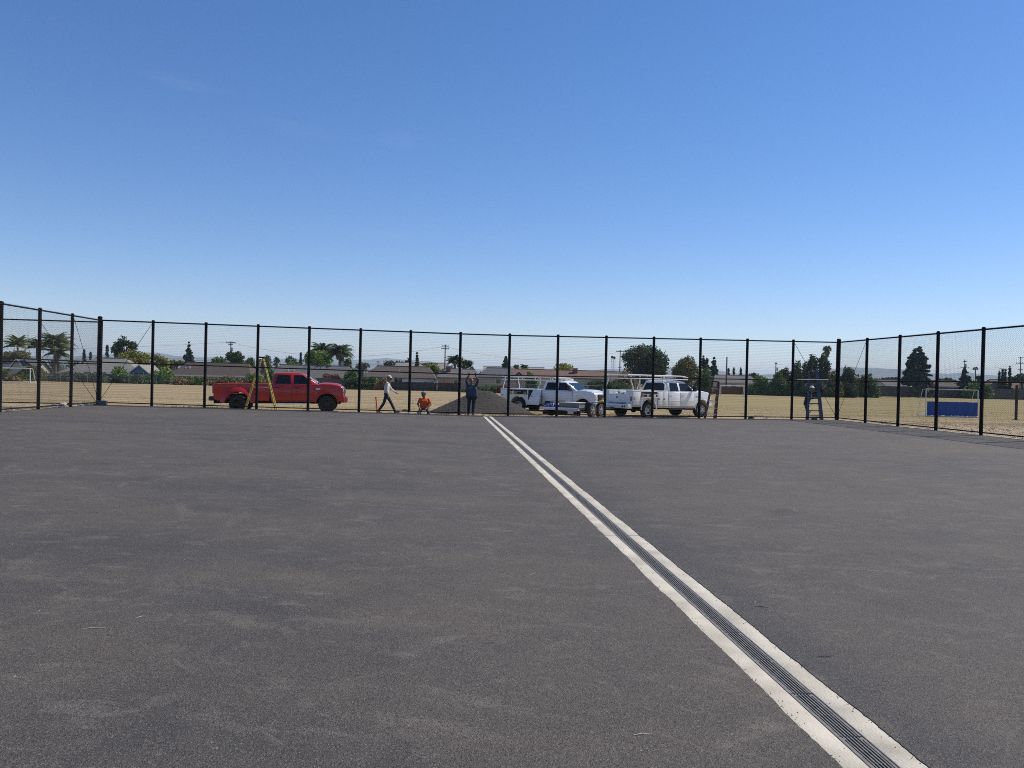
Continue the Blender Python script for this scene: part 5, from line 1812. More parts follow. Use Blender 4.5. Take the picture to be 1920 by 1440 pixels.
TSEED = [100]
def broad_tree(label, u0, u1, vt, vb, D, leaf, name='tree', group=None, clumps=26, dens=1.0, trunk=True, base=-1.1, lobes=0.34, size=None, cat='tree', low=None, airy=0.0):
    """crown fills the photo box (u0..u1, vt..vb) at distance D; the trunk goes down to the ground"""
    TSEED[0] += 1
    r = np.random.default_rng(TSEED[0])
    um = (u0 + u1) / 2
    top, bot = W(um, vt, D), W(um, vb, D)
    rx = (W(u1, vt, D) - W(u0, vt, D)).length / 2
    zc, rz = (top.z + bot.z) / 2, (top.z - bot.z) / 2
    t = thing(name, label, cat, (top.x, top.y, base), 0, group)
    H = top.z - base
    cz = zc - base
    size = size or max(0.16, min(0.42, D / 1440 * 2.3))
    pts = []
    branches = MB()
    th = min(max(0.05 * rx + 0.03 * H, 0.05), 0.45)
    z_fork = max(cz - rz * 0.75, 0.15)
    for i in range(clumps):
        d = r.normal(0, 1, 3)
        d /= np.linalg.norm(d)
        k = r.uniform(0.25, 1.0) ** 0.5
        s = lobes * r.uniform(0.65, 1.25)
        p = d * k * (1 - s * 0.85)
        c = np.array([p[0] * rx, p[1] * rx * 0.9, cz + p[2] * rz])
        rad = np.array([rx, rx * 0.9, rz * 0.95]) * s
        if cat == 'hedge':
            rad = np.array([rx * s, 1.0, max(H * 0.36 * r.uniform(0.7, 1.2), 0.3)])
            c = np.array([r.uniform(-1, 1) * rx * (1 - s), r.uniform(-0.6, 0.6), r.uniform(0.25, 0.72) * H])
        if cat == 'shrub':          # a mound that reaches the ground all along its foot
            kz = r.uniform(0, 1) ** 1.3
            kx = r.uniform(-1, 1) * math.sqrt(max(0.05, 1 - kz * kz * 0.8)) * (1 - s * 0.6)
            rad = np.array([rx * s * 1.1, rx * s, max(H * s * 0.7, 0.3)])
            c = np.array([kx * rx, r.uniform(-0.6, 0.6) * rx * 0.6, max(rad[2] * 0.6, kz * (H - rad[2]))])
        rad = np.maximum(rad, 0.25)
        n = int(dens * 1.3 * (rad[0] * rad[2] * 4 + 0.3) / (size * size * 0.6)) + 8
        n = min(n, 900)
        q = ellipsoid_pts(c, rad, n, r, 0.45)
        q = c + (q - c) * (1 + np.abs(r.normal(0, 0.16, (n, 1))))
        if airy > 0:
            q = q[r.uniform(0, 1, len(q)) > airy]
        pts.append(q)
        if trunk and i % 2 == 0:
            mid = np.array([c[0] * 0.35, c[1] * 0.35, z_fork + (c[2] - z_fork) * 0.5])
            branches.tube([(0, 0, z_fork * 0.9), mid, c], [th * 0.5, th * 0.28, th * 0.08], 5)
    P = np.concatenate(pts)
    P = P[P[:, 2] > 0.02]
    link('crown' if cat == 'tree' else 'foliage', leaves_from(P, size, r, LF[leaf]), t)
    if trunk:
        branches.tube([(0.0, 0, -0.2), (0.05 * rx, 0, z_fork * 0.6), (0, 0, z_fork), (0, 0, cz)], [th * 1.25, th * 0.95, th * 0.85, th * 0.35], 8)
        branches.build('trunk' if cat == 'tree' else 'stem', M_BARK, t)
    return t

def conifer(label, u0, u1, vt, D, leaf, name='conifer', base=-1.1, vb=None, tops=1, dens=1.0, group=None, shape=1.0, tiers=None):
    TSEED[0] += 1
    r = np.random.default_rng(TSEED[0])
    um = (u0 + u1) / 2
    top = W(um, vt, D)
    rx = (W(u1, vt, D) - W(u0, vt, D)).length / 2
    H = top.z - base
    zb = (W(um, vb, D).z - base) if vb else H * 0.12
    t = thing(name, label, 'tree', (top.x, top.y, base), 0, group)
    size = max(0.16, min(0.40, D / 1440 * 2.0))
    pts = []
    br = MB()
    tiers = tiers or max(9, int((H - zb) / 0.5))
    offs = [(0, 0, 1.0)] if tops == 1 else [(r.uniform(-0.55, 0.55) * rx, r.uniform(-0.3, 0.3) * rx, r.uniform(0.72, 0.97)) for _ in range(tops - 1)] + [(0, 0, 1.0)]
    for ox, oy, hk in offs:
        rr = rx if tops == 1 else rx * (0.62 if hk < 1 else 0.75)
        for i in range(tiers):
            k = i / (tiers - 1)
            z = zb + (H * hk - zb) * k
            w = rr * ((1 - k) ** shape * 0.93 + 0.07) * r.uniform(0.8, 1.1)
            nb = 5 + int(4 * (1 - k))
            for j in range(nb):
                a = r.uniform(0, 6.283)
                L = w * r.uniform(0.65, 1.1)
                zj = z + r.normal(0, 0.35)
                tip = np.array([ox + math.cos(a) * L, oy + math.sin(a) * L, zj - 0.16 * L + 0.1])
                st = np.array([ox * 0.7, oy * 0.7, zj + 0.05])
                n = int(dens * (12 + 26 * L))
                s = r.uniform(0.15, 1.0, n)[:, None] ** 0.8
                q = st + (tip - st) * s + r.normal(0, 1, (n, 3)) * np.array([0.10, 0.10, 0.09]) * (0.5 + 1.0 * L * 0.35) * (1.25 - s * 0.5)
                pts.append(q)
                if j % 3 == 0:
                    br.tube([st, tip], [0.035, 0.012], 4)
        br.tube([(ox * 0.3, oy * 0.3, 0 if hk == 1.0 else zb), (ox, oy, H * hk * 0.97)], [0.05 * math.sqrt(H), 0.03], 7)
    P = np.concatenate(pts)
    link('crown', leaves_from(P, size, r, LF[leaf], droop=0.15, elong=1.2), t)
    br.build('trunk', M_BARK, t)
    return t

def palm(label, u, vt, u0, u1, D, leaf='palm', base=-1.1, nf=22, vc=None, trunk_r=0.22, name='palm_tree', fan=False, upright=0.0, skirt=False):
    """feather palm (or fan palm); vc is the photo row of the crown's heart, vt its top, u0..u1 its spread"""
    TSEED[0] += 1
    r = np.random.default_rng(TSEED[0])
    heart = W(u, vc, D)
    H = heart.z - base
    R = (W(u1, vc, D) - W(u0, vc, D)).length / 2
    up = W(u, vt, D).z - heart.z
    t = thing(name, label, 'palm', (heart.x, heart.y, base))
    bx = r.uniform(-0.25, 0.25)
    MB().tube([(bx, 0, -0.2), (bx * 0.8, 0, H * 0.35), (bx * 0.3, 0, H * 0.7), (0, 0, H)], [trunk_r * 1.35, trunk_r * 1.05, trunk_r * 0.95, trunk_r * 0.9], 10).build('trunk', M_BARKP, t)
    for i in range(nf):
        a = 2 * PI * i / nf + r.uniform(-0.2, 0.2)
        e = (0.05 + 1.30 * ((i * 0.618) % 1.0)) + upright
        e = min(e, 1.5)
        L = max(R, up) * r.uniform(0.95, 1.15) * (1.05 if not fan else 0.95)
        g = MB()
        hx, hy = math.cos(a), math.sin(a)
        pts = []
        n = 9
        for k in range(n + 1):
            s = k / n
            ang = e - 1.75 * s ** 1.9
            if k == 0:
                p = Vector((0, 0, 0))
            else:
                p = pts[-1] + Vector((hx * math.cos(ang), hy * math.cos(ang), math.sin(ang))) * (L / n)
            pts.append(p)
        if not fan:
            g.tube(pts, [0.05 * (1 - 0.8 * k / n) for k in range(n + 1)], 4)
            side = Vector((-hy, hx, 0))
            for k in range(3, 3 * n + 1):
                s = k / (3 * n)
                i0 = min(int(s * n), n - 1)
                p = pts[i0].lerp(pts[i0 + 1], s * n - i0)
                d = (pts[i0 + 1] - pts[i0]).normalized()
                ll = L * 0.30 * math.sin(min(1, s * 1.15 + 0.12) * PI) ** 0.6 + 0.1
                for sd in (-1, 1):
                    tip = p + side * (sd * ll * 0.75) + d * ll * 0.45 - Vector((0, 0, ll * 0.35 + r.uniform(0, 0.15)))
                    w = d * 0.15
                    g.add([p - w, p + w, tip], [(0, 1, 2)])
        else:
            st = pts[int(n * 0.5)]
            g.tube([pts[0], pts[int(n * 0.25)], st], 0.025, 4)
            d = (pts[int(n * 0.5)] - pts[0]).normalized()
            side = Vector((-hy, hx, 0))
            for q in range(9):
                b_ = -1.25 + 2.5 * q / 8
                tip = st + (d * math.cos(b_) + side * math.sin(b_)) * L * 0.52 - Vector((0, 0, 0.18 * L * abs(b_) + 0.12 * L))
                w = (d * -math.sin(b_) + side * math.cos(b_)) * 0.10
                m = st.lerp(tip, 0.5)
                g.add([st, m - w, tip, m + w], [(0, 1, 2, 3)])
        o = link('frond', raw_mesh('frond', g.v, g.f, LF[leaf]), t)
        o.location = (0, 0, H)
    if skirt:
        P = ellipsoid_pts((0, 0, H - 0.9), (trunk_r * 2.4, trunk_r * 2.4, 1.1), 160, r, 0.5)
        link('dead_skirt', leaves_from(P, 0.3, r, LF['dry'], droop=1.2, elong=1.4), t)
    return t

def hedge(label, u0, u1, vt, D, leaf, clumps=60, base=-1.1):
    return broad_tree(label, u0, u1, vt, vt + 22, D, leaf, 'hedge', clumps=clumps, cat='hedge', lobes=0.13, base=base)
hedge('long grey green hedge along the wire fence left of the corner post', 52, 208, 699, 166, 'grey', 90)
hedge('long dark hedge along the wire fence right of the corner post', 196, 336, 704, 166, 'dark', 80)
hedge('long brushy olive hedge under the brown roofed house', 322, 506, 708, 163, 'olive', 90)
hedge('dark hedge between the red pickup and the dark board fence', 630, 738, 709, 161, 'dark', 70)
hedge('low green hedge under the houses behind the white trucks', 1000, 1190, 717, 166, 'green', 90)
# left group
palm('feather palm at the far left with its fronds spread against the sky', 33, 620, 8, 60, 186, vc=650, nf=22, upright=0.25)
palm('feather palm partly hidden by the second post of the left fence', 69, 626, 50, 90, 190, vc=652, nf=20, leaf='palmd', upright=0.2)
palm('tall feather palm, biggest crown of the group at the far left', 103, 612, 78, 132, 176, vc=652, nf=40, trunk_r=0.34, upright=0.3)
palm('second trunk of the big palm pair at the far left', 108, 632, 92, 134, 178, vc=664, nf=16, trunk_r=0.28)
broad_tree('brownish round tree behind the dark grey roof at the far left', 0, 66, 655, 690, 183, 'olive', clumps=22)
broad_tree('shrubs mounded behind the left goal frame', -10, 60, 690, 718, 160, 'green', 'shrub', clumps=20, trunk=True, cat='shrub')
broad_tree('olive bush right of the left goal frame', 40, 92, 683, 716, 162, 'olive', 'shrub', clumps=18, cat='shrub')
broad_tree('dry reddish brush low along the wire fence at the far left', 5, 48, 705, 721, 152, 'dry', 'shrub', clumps=16, cat='shrub')
broad_tree('grey green bush behind the wire fence left of the corner post', 88, 140, 699, 720, 160, 'grey', 'shrub', clumps=18, cat='shrub')
broad_tree('grey green bush directly behind the left corner post', 136, 212, 697, 722, 160, 'grey', 'shrub', clumps=22, cat='shrub')
conifer('thin dark conifer low on the skyline left of the corner post', 151, 165, 661, 240, 'blue')
conifer('thin dark conifer just left of the corner post', 163, 177, 664, 240, 'blue')
conifer('spindly conifer between the corner post and the dark pine', 192, 210, 651, 225, 'blue')
broad_tree('dark dense pine with an uneven crown behind the light grey roof', 210, 262, 630, 688, 205, 'dark', clumps=34, lobes=0.26)
broad_tree('golden green dome shaped tree behind the light grey roof', 218, 286, 655, 700, 188, 'gold', clumps=40)
broad_tree('green bush in front of the light grey roofed house', 202, 246, 685, 712, 162, 'bright', 'shrub', clumps=20, cat='shrub')
broad_tree('dark bush at the wire fence right of the left corner post', 204, 250, 702, 722, 157, 'dark', 'shrub', clumps=20, cat='shrub')
broad_tree('dark shrub below the white window of the blue-grey gable', 250, 292, 703, 722, 157, 'green', 'shrub', clumps=18, cat='shrub')
broad_tree('pale olive tree behind the house gap left of the brown roof', 284, 318, 661, 692, 200, 'olive', clumps=20)
broad_tree('leafy yellow green tree at the end of the brown roof', 288, 318, 666, 704, 178, 'gold', clumps=18)
broad_tree('bright green bush left of the brown roofed house', 282, 328, 689, 724, 160, 'bright', 'shrub', clumps=26, cat='shrub')
broad_tree('olive tree low behind the brown roof ridge', 318, 346, 670, 690, 210, 'olive', clumps=14)
conifer('dark conifer with two tops above the brown roof', 336, 372, 648, 205, 'blue', tops=2, vb=684)
broad_tree('dry weeds along the fence under the brown roof', 322, 362, 708, 726, 156, 'dry', 'shrub', clumps=20, cat='shrub')
broad_tree('dark shrub along the fence below the brown roof gutter', 352, 392, 704, 726, 157, 'green', 'shrub', clumps=18, cat='shrub')
broad_tree('straw coloured brush left of the pickup tail', 384, 432, 707, 728, 156, 'dry', 'shrub', clumps=20, cat='shrub')
broad_tree('olive shrub behind the pickup bed', 410, 452, 705, 729, 156, 'olive', 'shrub', clumps=20, cat='shrub')
broad_tree('dark shrub behind the pickup bed beside the yellow ladder', 452, 500, 700, 730, 156, 'green', 'shrub', clumps=22, cat='shrub')
broad_tree('light green tree above the right end of the brown roof', 392, 424, 667, 690, 205, 'green', clumps=18)
broad_tree('dark round tree under the transformer pole', 422, 459, 655, 690, 196, 'dark', clumps=22)
broad_tree('dark green tree between the round tree and the ladder', 456, 484, 668, 700, 190, 'green', clumps=18)
broad_tree('airy grey green eucalyptus right of the yellow ladder', 488, 518, 664, 702, 205, 'grey', clumps=16, airy=0.35)
broad_tree('small airy eucalyptus standing apart above the grey roof', 512, 526, 664, 688, 215, 'blue', clumps=9, airy=0.3)
broad_tree('dark bush between the ladder and the grey roof', 490, 522, 690, 718, 165, 'green', 'shrub', clumps=18, cat='shrub')
broad_tree('broad grey green tree on the skyline above the pickup cab', 532, 560, 663, 690, 225, 'grey', clumps=16)
conifer('small dark conifer on the skyline left of the bright green tree', 558, 570, 664, 225, 'blue')
broad_tree('low green trees behind the grey roof ridge', 524, 572, 677, 694, 190, 'green', clumps=18)
broad_tree('bright green bushy tree behind the red pickup cab', 568, 628, 654, 694, 184, 'bright', clumps=34)
palm('dark feather palm rising behind the bright green tree', 605, 630, 578, 632, 190, vc=660, leaf='palmd', nf=26, trunk_r=0.3)
palm('tall dark feather palm with arching fronds right of the bright green tree', 638, 632, 612, 672, 180, vc=662, leaf='palmd', nf=32, trunk_r=0.4, skirt=True)
broad_tree('grey green tree at the foot of the dark palm', 640, 664, 670, 694, 186, 'grey', clumps=14)
broad_tree('reddish leaved shrub in front of the grey roofed house', 600, 642, 697, 712, 160, 'red', 'shrub', clumps=20, cat='shrub')
broad_tree('tall green shrub behind the pickup bonnet', 642, 674, 692, 732, 157, 'green', 'shrub', clumps=22, cat='shrub')
broad_tree('dark green hedge bush just right of the pickup', 640, 702, 706, 736, 153, 'dark', 'shrub', clumps=28, cat='shrub')
broad_tree('green bush left of the dark fence', 676, 716, 704, 735, 154, 'green', 'shrub', clumps=24, cat='shrub')
broad_tree('dry brown brush against the left end of the dark fence', 702, 734, 708, 733, 152, 'dry', 'shrub', clumps=18, cat='shrub')
broad_tree('green tree on the skyline at the left of the pinkish brown roof', 664, 694, 676, 694, 215, 'grey', clumps=14)
broad_tree('grey green tree above the pinkish brown roof', 716, 742, 675, 692, 215, 'grey', clumps=16)
broad_tree('dark tree on the skyline above the striding person', 736, 752, 675, 690, 230, 'dark', clumps=10)
broad_tree('small grey tree right of the skyline tree above the striding person', 750, 760, 676, 688, 235, 'grey', clumps=8)
broad_tree('dark little tree on the skyline left of the post above the kneeling person', 757, 774, 672, 688, 225, 'dark', clumps=10)
conifer('dark conifer just right of the post above the kneeling person', 774, 790, 667, 215, 'dark', dens=1.5)
broad_tree('green and orange tinged tree left of the utility pole', 793, 828, 680, 704, 172, 'gold', clumps=18)
broad_tree('low hedge tree on the skyline beside the utility pole', 790, 822, 678, 690, 215, 'green', clumps=10)
palm('dark bushy palm right of the utility pole', 853, 658, 836, 876, 172, vc=678, leaf='palmd', nf=26, trunk_r=0.3)
broad_tree('dark green tree right of the bushy palm', 856, 890, 672, 698, 176, 'dark', clumps=18)
conifer('dark conifer above the long pale roof', 939, 958, 672, 210, 'dark', vb=692, shape=0.7, dens=1.5)
broad_tree('small dark tree on the skyline left of the small round palm', 962, 976, 683, 694, 220, 'green', clumps=8)
palm('small round palm on the skyline right of the post', 983, 680, 974, 992, 215, vc=688, leaf='palmd', nf=16)
broad_tree('dark green bush before the terracotta roof', 986, 1010, 692, 708, 156, 'green', 'shrub', clumps=14, cat='shrub')
broad_tree('loose yellow green tree above the terracotta roof', 1032, 1086, 679, 702, 178, 'gold', clumps=18, airy=0.3)
broad_tree('wine red tree right of the brick chimney', 1098, 1134, 695, 712, 170, 'wine', clumps=16)
broad_tree('low olive hedge behind the heap of gravel', 866, 912, 721, 738, 146, 'olive', 'shrub', clumps=18, cat='shrub')
broad_tree('low green hedge under the beige house wall', 896, 944, 720, 737, 146, 'green', 'shrub', clumps=18, cat='shrub')
broad_tree('low reddish weeds at the field edge beside the gravel', 928, 966, 723, 738, 145, 'red', 'shrub', clumps=14, cat='shrub')
broad_tree('dark clipped hedge behind the left white truck bonnet', 1086, 1180, 714, 742, 160, 'dark', 'hedge', clumps=34, cat='shrub', lobes=0.24)
broad_tree('orange brown shrub at the foot of the big dark tree', 1150, 1200, 694, 722, 188, 'dry', 'shrub', clumps=18, cat='shrub')
# big trees in the middle
broad_tree('biggest round dark tree behind the right white truck', 1164, 1260, 641, 726, 205, 'dark', clumps=60, lobes=0.30)
broad_tree('rounded olive green tree beside the biggest dark tree', 1256, 1312, 665, 728, 200, 'olive', clumps=40)
broad_tree('green bush at the nose of the right white truck', 1302, 1338, 688, 732, 205, 'green', 'shrub', clumps=22, cat='shrub')
conifer('dark pine behind the olive green tree', 1304, 1334, 672, 240, 'dark', tops=2, shape=0.6, dens=1.4)
conifer('dark pine with layered branches right of the olive green tree', 1322, 1356, 674, 240, 'blue', tops=2, shape=0.55, dens=1.4)
conifer('slim cypress left of the tall light pole', 1363, 1369, 694, 260, 'dark')
conifer('slim cypress just right of the tall light pole', 1373, 1379, 694, 260, 'dark')
conifer('slim cypress standing alone above the grey roof', 1385, 1393, 693, 260, 'dark')
broad_tree('low trees on the skyline left of the power pole', 1400, 1432, 699, 716, 250, 'dark', clumps=16)
broad_tree('broad green shrub right of the rust coloured fence', 1404, 1450, 702, 744, 212, 'green', 'shrub', clumps=30, cat='shrub')
broad_tree('tall green shrub left of the tall dark trees', 1438, 1476, 696, 744, 210, 'green', 'shrub', clumps=28, cat='shrub')
broad_tree('dark tree at the power pole', 1456, 1494, 686, 740, 216, 'dark', clumps=26)
broad_tree('tall dark tree, leftmost of the clump behind the blue-grey ladder', 1488, 1516, 660, 742, 208, 'dark', clumps=34, lobes=0.28)
broad_tree('tall dark tree in the middle of the clump behind the blue-grey ladder', 1508, 1538, 662, 742, 210, 'dark', clumps=34, lobes=0.28)
broad_tree('tall dark tree, rightmost of the clump behind the blue-grey ladder', 1530, 1558, 660, 742, 212, 'dark', clumps=34, lobes=0.28)
palm('fan palm standing above the dark trees behind the blue-grey ladder', 1551, 644, 1541, 1561, 214, vc=655, nf=26, leaf='palmd', trunk_r=0.25, fan=True, skirt=True, name='fan_palm')
board_fence('dark board fence showing between the shrubs under the tall dark trees', 1416, 1622, 219, 226, 727, M_FDARK, base=-1.15)
broad_tree('dark green shrub between the two tall green shrubs and the dark clump', 1466, 1502, 712, 744, 208, 'green', 'shrub', clumps=22, cat='shrub')
broad_tree('low dark shrub at the foot of the rounded grey green tree', 1562, 1606, 716, 745, 208, 'dark', 'shrub', clumps=22, cat='shrub')
broad_tree('yellow green bush at the right of the dark clump', 1550, 1582, 693, 742, 206, 'olive', 'shrub', clumps=24, cat='shrub')
broad_tree('dark low bushes under the clump of tall trees', 1500, 1560, 712, 744, 205, 'dark', 'shrub', clumps=24, cat='shrub')
broad_tree('rounded grey green tree right of the far corner post', 1574, 1612, 684, 742, 214, 'grey', clumps=34)
broad_tree('green bush at the first post of the right fence', 1606, 1648, 700, 742, 220, 'green', 'shrub', clumps=24, cat='shrub')
conifer('broad pyramid shaped cedar beyond the right fence', 1692, 1758, 652, 245, 'blue', tops=4, vb=718, shape=0.55, dens=1.7)
broad_tree('low dark shrubs at the foot of the pyramid cedar', 1716, 1756, 716, 742, 258, 'dark', 'shrub', clumps=18, cat='shrub')
conifer('round topped dark conifer under the pole beyond the right fence', 1793, 1826, 692, 262, 'blue', shape=0.55, dens=1.6)
palm('slim fan palm right of the round topped conifer', 1829, 686, 1823, 1836, 270, vc=692, nf=22, leaf='palmd', trunk_r=0.2, fan=True, name='fan_palm')
broad_tree('small dark tree under the slim fan palm', 1830, 1842, 700, 716, 268, 'dark', clumps=9)
broad_tree('low bushes along the grey board fence beside the goal', 1806, 1862, 714, 742, 258, 'green', 'shrub', clumps=22, cat='shrub')
conifer('leftmost dark cypress of the row at the right edge', 1870, 1878, 699, 275, 'dark')
conifer('second dark cypress of the row at the right edge', 1876, 1884, 696, 275, 'dark')
conifer('third dark cypress of the row at the right edge', 1881, 1889, 697, 275, 'dark')
conifer('tallest dark cypress of the row at the right edge', 1888, 1899, 692, 275, 'dark')
broad_tree('round dark trees at the far right edge', 1894, 1940, 700, 722, 275, 'dark', clumps=20)
broad_tree('low dark trees on the skyline left of the pyramid cedar', 1646, 1694, 706, 720, 300, 'dark', clumps=20)
broad_tree('low trees on the skyline between cedar and round topped conifer', 1754, 1796, 708, 720, 300, 'dark', clumps=18)

# far belt of trees that reads as one mass behind the houses
def far_trees():
    r = np.random.default_rng(77)
    pts = []
    for k in range(260):
        u = r.uniform(-150, 2070)
        D = r.uniform(330, 650)
        p = W(u, 706, D)
        h = r.uniform(2.0, 6.5)
        w = r.uniform(3, 8)
        n = int(110)
        pts.append(ellipsoid_pts((p.x, p.y, -1 + h * 0.55), (w, w, h * 0.55), n, r, 0.3))
    for k in range(70):
        u = r.uniform(-60, 1140) if k < 50 else r.uniform(1400, 1960)
        D = r.uniform(235, 320)
        p = W(u, 706, D)
        h = r.uniform(3.4, 7.4)
        w = r.uniform(1.6, 4.2)
        for q in range(4):
            pts.append(ellipsoid_pts((p.x + r.normal(0, w * 0.5), p.y, -1 + h * r.uniform(0.4, 0.72)), (w * 0.6, w * 0.6, h * 0.26), 60, r, 0.3))
    me = leaves_from(np.concatenate(pts), 0.55, r, LF['grey'], name='treeline')
    o = link('treeline', me)
    o['kind'] = 'stuff'
    o['label'] = 'far belt of low trees behind the houses'
far_trees()

# ------------------------------------------------------------------ poles and wires
M_POLE = mat('pole_wood', (0.10, 0.085, 0.072), 0.9, var=0.25, scale=4)
M_WIRE = mat('wire', (0.02, 0.02, 0.022), 0.6)
def pole(label, u, vt, D, arms=(), trans=False, r=0.16, base=-1.1, name='utility_pole', lamp=None):
    p = W(u, vt, D)
    t = thing(name, label, 'pole', (p.x, p.y, base), YAW)
    H = p.z - base
    MB().tube([(0, 0, -0.3), (0, 0, H)], [r * 1.2, r * 0.8], 8).build('shaft', M_POLE, t)
    for z, w in arms:
        a = MB().box(-w / 2, w / 2, -0.20, -0.08, H - z - 0.09, H - z + 0.09).build('crossarm', M_POLE, t)
        for k in range(4):
            x = -w / 2 + 0.12 + (w - 0.24) * k / 3
            MB().tube([(x, -0.14, H - z + 0.09), (x, -0.14, H - z + 0.32)], 0.07, 6).build('insulator', M_GREYP, a)
    if trans:
        MB().lathe([(0.001, -0.5), (0.24, -0.5), (0.24, 0.5), (0.16, 0.56), (0.001, 0.58)], 10, 'z', (0.42, -0.05, H - 2.2)).build('transformer', M_GREYP, t)
    if lamp:
        MB().tube([(0, 0, H - 0.1), (lamp * 0.3, 0, H + 0.4), (lamp, 0, H + 0.55)], 0.06, 6).build('lamp_arm', M_GREYP, t)
        MB().box(min(lamp, lamp * 1.35), max(lamp, lamp * 1.35), -0.12, 0.12, H + 0.46, H + 0.60).build('lamp_head', M_GREYP, t)
    return t, Vector((p.x, p.y, p.z))
_, pa = pole('utility pole with a flat crossarm and transformer above the dark round tree', 433, 640, 208, ((0.3, 2.6), (0.9, 1.2)), True)
_, pb = pole('utility pole with two crossarms right of the post above the kneeling person', 835, 646, 200, ((0.4, 1.8), (1.1, 2.0), (6.5, 1.6)))
_, pc = pole('utility pole with one crossarm left of the biggest dark tree', 1163, 656, 232, ((0.5, 2.4), (5.4, 0.9)))
_, pd = pole('short power pole among the green shrubs', 1455, 679, 240, ((0.5, 0.8), (4.2, 1.6)), True)
_, pe = pole('utility pole above the round topped conifer', 1809, 674, 275, ((0.8, 1.5), (3.0, 3.0)), True)
_, pf = pole('utility pole with crossarms at the right edge of the view', 1914, 669, 270, ((0.4, 1.8), (2.3, 3.4), (4.6, 1.8)))
_, pg = pole('tiny far pole above the pinkish brown roof', 709, 677, 300, ((0.4, 1.6),))
pole('tall plain light pole standing above the grey roofed house', 1363, 669, 225, (), False, 0.22, name='light_pole')
pole('street lamp with a long arm at the right edge', 1892, 694, 280, (), False, 0.09, name='street_lamp', lamp=-2.6)
def flood(label, u, vt, D):
    p = W(u, vt, D)
    t = thing('lamp_mast', label, 'lamp mast', (p.x, p.y, -1.1), YAW)
    H = p.z + 1.1
    M_G = M_GREYP
    for s in (-1, 1):
        MB().tube([(s * 0.35, 0, -0.2), (s * 0.35, 0, H)], 0.06, 6).build('mast_leg', M_G, t)
    for k in range(10):
        z = H * k / 10
        MB().tube([(-0.35 if k % 2 else 0.35, 0, z), (0.35 if k % 2 else -0.35, 0, z + H / 10)], 0.035, 4).build('lattice_bar', M_G, t)
    MB().ball((0, 0, H + 0.3), (0.55, 0.3, 0.55), 10, 8).build('lamp_head', M_TRIM, t)
flood('slender lattice mast with a dark round head left of the utility pole', 1148, 671, 300)
flood('slender pale lattice mast beside the dark headed mast', 1152, 672, 330)

def wire(label, a, b_, sag, r=0.022):
    pts = []
    for k in range(17):
        s = k / 16
        p = Vector(a).lerp(Vector(b_), s)
        p.z -= sag * 4 * s * (1 - s)
        pts.append(p)
    o = MB().tube(pts, r, 4).build('overhead_wire', M_WIRE)
    tag(o, label, 'wire')
far_l = W(-400, 640, 215)
wire('overhead wire from the left edge to the transformer pole, upper of the pair', far_l, pa + Vector((0, 0, -0.2)), 2.0)
wire('overhead wire from the left edge to the transformer pole, lower of the pair', far_l + Vector((0, 0, -3.4)), pa + Vector((0, 0, -4.2)), 1.2)
wire('lowest overhead wire from the left edge to the transformer pole', far_l + Vector((0, 0, -4.1)), pa + Vector((0, 0, -5.0)), 1.0)
wire('overhead wire between transformer pole and two armed pole, upper of the pair', pa + Vector((0, 0, -0.3)), pb + Vector((0, 0, -0.4)), 3.2)
wire('overhead wire between transformer pole and two armed pole, lower of the pair', pa + Vector((0, 0, -4.4)), pb + Vector((0, 0, -4.6)), 1.2)
wire('overhead wire from the two armed pole to the pole by the biggest dark tree', pb + Vector((0, 0, -0.5)), pc + Vector((0, 0, -0.5)), 3.0)
wire('overhead wire from the pole by the biggest tree to the short power pole', pc + Vector((0, 0, -5.4)), pd + Vector((0, 0, -4.0)), 1.4)
wire('overhead wire from the short power pole to the pole above the conifer', pd + Vector((0, 0, -0.6)), pe + Vector((0, 0, -3.0)), 2.0)
wire('overhead wire between the two rightmost utility poles', pe + Vector((0, 0, -3.0)), pf + Vector((0, 0, -2.4)), 0.8)

# ------------------------------------------------------------------ hills and dry grass
def hills():
    M_HILL = mat('hill_grass', (0.16, 0.135, 0.075), 0.95, col2=(0.085, 0.095, 0.05), scale=0.004, detail=8)
    r = np.random.default_rng(13)
    for (Dn, Df, hmax, sd, label) in ((6200, 7600, 150, 1, 'nearer hazy hills on the horizon'), (8200, 10000, 235, 5, 'farther hazy hills on the horizon')):
        n, m = 220, 7
        v, f = [], []
        ph = np.random.default_rng(sd).uniform(0, 6.28, 8)
        for j in range(m):
            for i in range(n + 1):
                a = -1.15 + 2.3 * i / n + math.pi / 2
                D = Dn + (Df - Dn) * j / (m - 1)
                x, y = D * math.cos(a), D * math.sin(a)
                q = a * 9
                h = 0.62 + 0.18 * math.sin(q + ph[0]) + 0.12 * math.sin(2.3 * q + ph[1]) + 0.07 * math.sin(5.1 * q + ph[2]) + 0.035 * math.sin(11 * q + ph[3]) + 0.02 * math.sin(23 * q + ph[4])
                k = math.sin(PI * min(1, j / (m - 1) * 0.98 + 0.01))
                v.append((x, y, -3 + hmax * h * k))
        for j in range(m - 1):
            for i in range(n):
                f.append((j * (n + 1) + i, j * (n + 1) + i + 1, (j + 1) * (n + 1) + i + 1, (j + 1) * (n + 1) + i))
        struct(link('hills', raw_mesh('hills', v, f, M_HILL, True)), label)
hills()

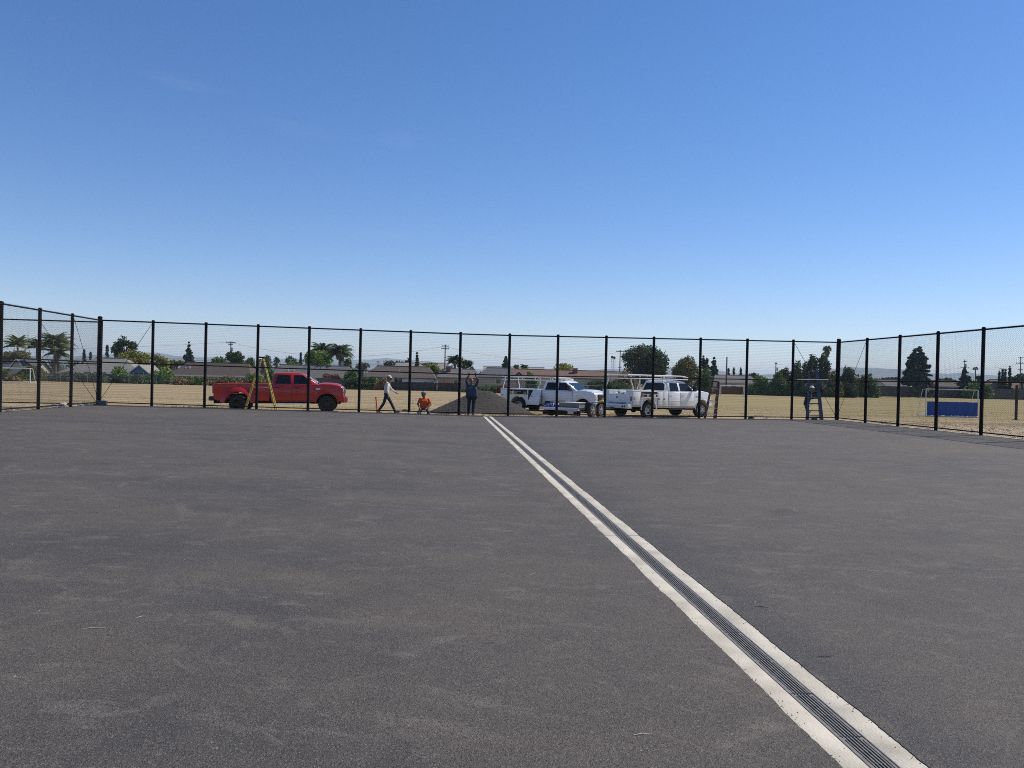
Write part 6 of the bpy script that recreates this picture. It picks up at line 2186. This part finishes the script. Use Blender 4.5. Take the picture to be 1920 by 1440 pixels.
def grass():
    """tufts of dry grass on the field behind the fences, thinning with distance"""
    r = np.random.default_rng(31)
    v, f = [], []
    n = 16000
    ys = 35.2 + 34 * r.uniform(0, 1, n) ** 1.7
    xs = r.uniform(-1, 1, n) * (0.72 * ys) + 0.09 * ys
    hs = r.uniform(0.006, 0.03, n)
    # left and right of the court as well
    n2 = 5000
    ys = np.concatenate([ys, r.uniform(22, 36, n2)])
    xs = np.concatenate([xs, np.where(r.uniform(0, 1, n2) < 0.5, XL - 0.5 - 9 * r.uniform(0, 1, n2), XR + 0.45 + 9 * r.uniform(0, 1, n2))])
    hs = np.concatenate([hs, r.uniform(0.012, 0.04, n2)])
    # taller weeds right at the fence line
    n3 = 700
    ys = np.concatenate([ys, YB + 0.14 + np.abs(r.normal(0, 0.25, n3))])
    xs = np.concatenate([xs, r.uniform(XL, XR, n3)])
    hs = np.concatenate([hs, r.uniform(0.03, 0.12, n3)])
    for x, y, h in zip(xs, ys, hs):
        z = fieldz(x, y) - 0.02
        for k in range(3):
            a = r.uniform(0, 6.283)
            dx, dy = math.cos(a), math.sin(a)
            w = 0.012 + 0.0005 * y
            lx, ly = r.normal(0, 0.4, 2) * h
            b0 = len(v)
            px, py = x + r.normal(0, 0.05), y + r.normal(0, 0.05)
            v += [(px - dx * w, py - dy * w, z), (px + dx * w, py + dy * w, z), (px + lx, py + ly, z + h + 0.02)]
            f.append((b0, b0 + 1, b0 + 2))
    m = leaf_mat('dry_grass_blade', (0.33, 0.25, 0.14), (0.43, 0.34, 0.20), 0.25)
    o = link('dry_grass', raw_mesh('dry_grass', v, f, m))
    o['kind'] = 'stuff'
    o['label'] = 'short dry grass tufts covering the field'
    # greener patch behind the pickup tail
    v, f = [], []
    for k in range(1800):
        y = 38.0 + abs(r.normal(0, 1.1))
        x = CX(388, y) + r.normal(0, 1.1)
        h = r.uniform(0.05, 0.16)
        z = fieldz(x, y) - 0.02
        for q in range(3):
            a = r.uniform(0, 6.283)
            b0 = len(v)
            px, py = x + r.normal(0, 0.05), y + r.normal(0, 0.05)
            w = 0.03
            v += [(px - math.cos(a) * w, py - math.sin(a) * w, z), (px + math.cos(a) * w, py + math.sin(a) * w, z), (px + r.normal(0, 0.04), py, z + h)]
            f.append((b0, b0 + 1, b0 + 2))
    o = link('green_weeds', raw_mesh('green_weeds', v, f, LF['bright']))
    o['kind'] = 'stuff'
    o['label'] = 'patch of green weeds behind the tail of the red pickup'
grass()

# ------------------------------------------------------------------ haze
def haze():
    m = bpy.data.materials.new('haze')
    m.use_nodes = True
    n, l = m.node_tree.nodes, m.node_tree.links
    n.clear()
    out = n.new('ShaderNodeOutputMaterial')
    v = n.new('ShaderNodeVolumePrincipled')
    v.inputs['Color'].default_value = (0.58, 0.77, 1.0, 1)
    v.inputs['Density'].default_value = 0.0001
    v.inputs['Anisotropy'].default_value = 0.0
    l.new(v.outputs['Volume'], out.inputs['Volume'])
    o = MB().box(-14000, 14000, -300, 14000, -8, 260).build('haze', m, smooth=False)
    o['kind'] = 'stuff'
    o['label'] = 'thin bluish air haze'
haze()
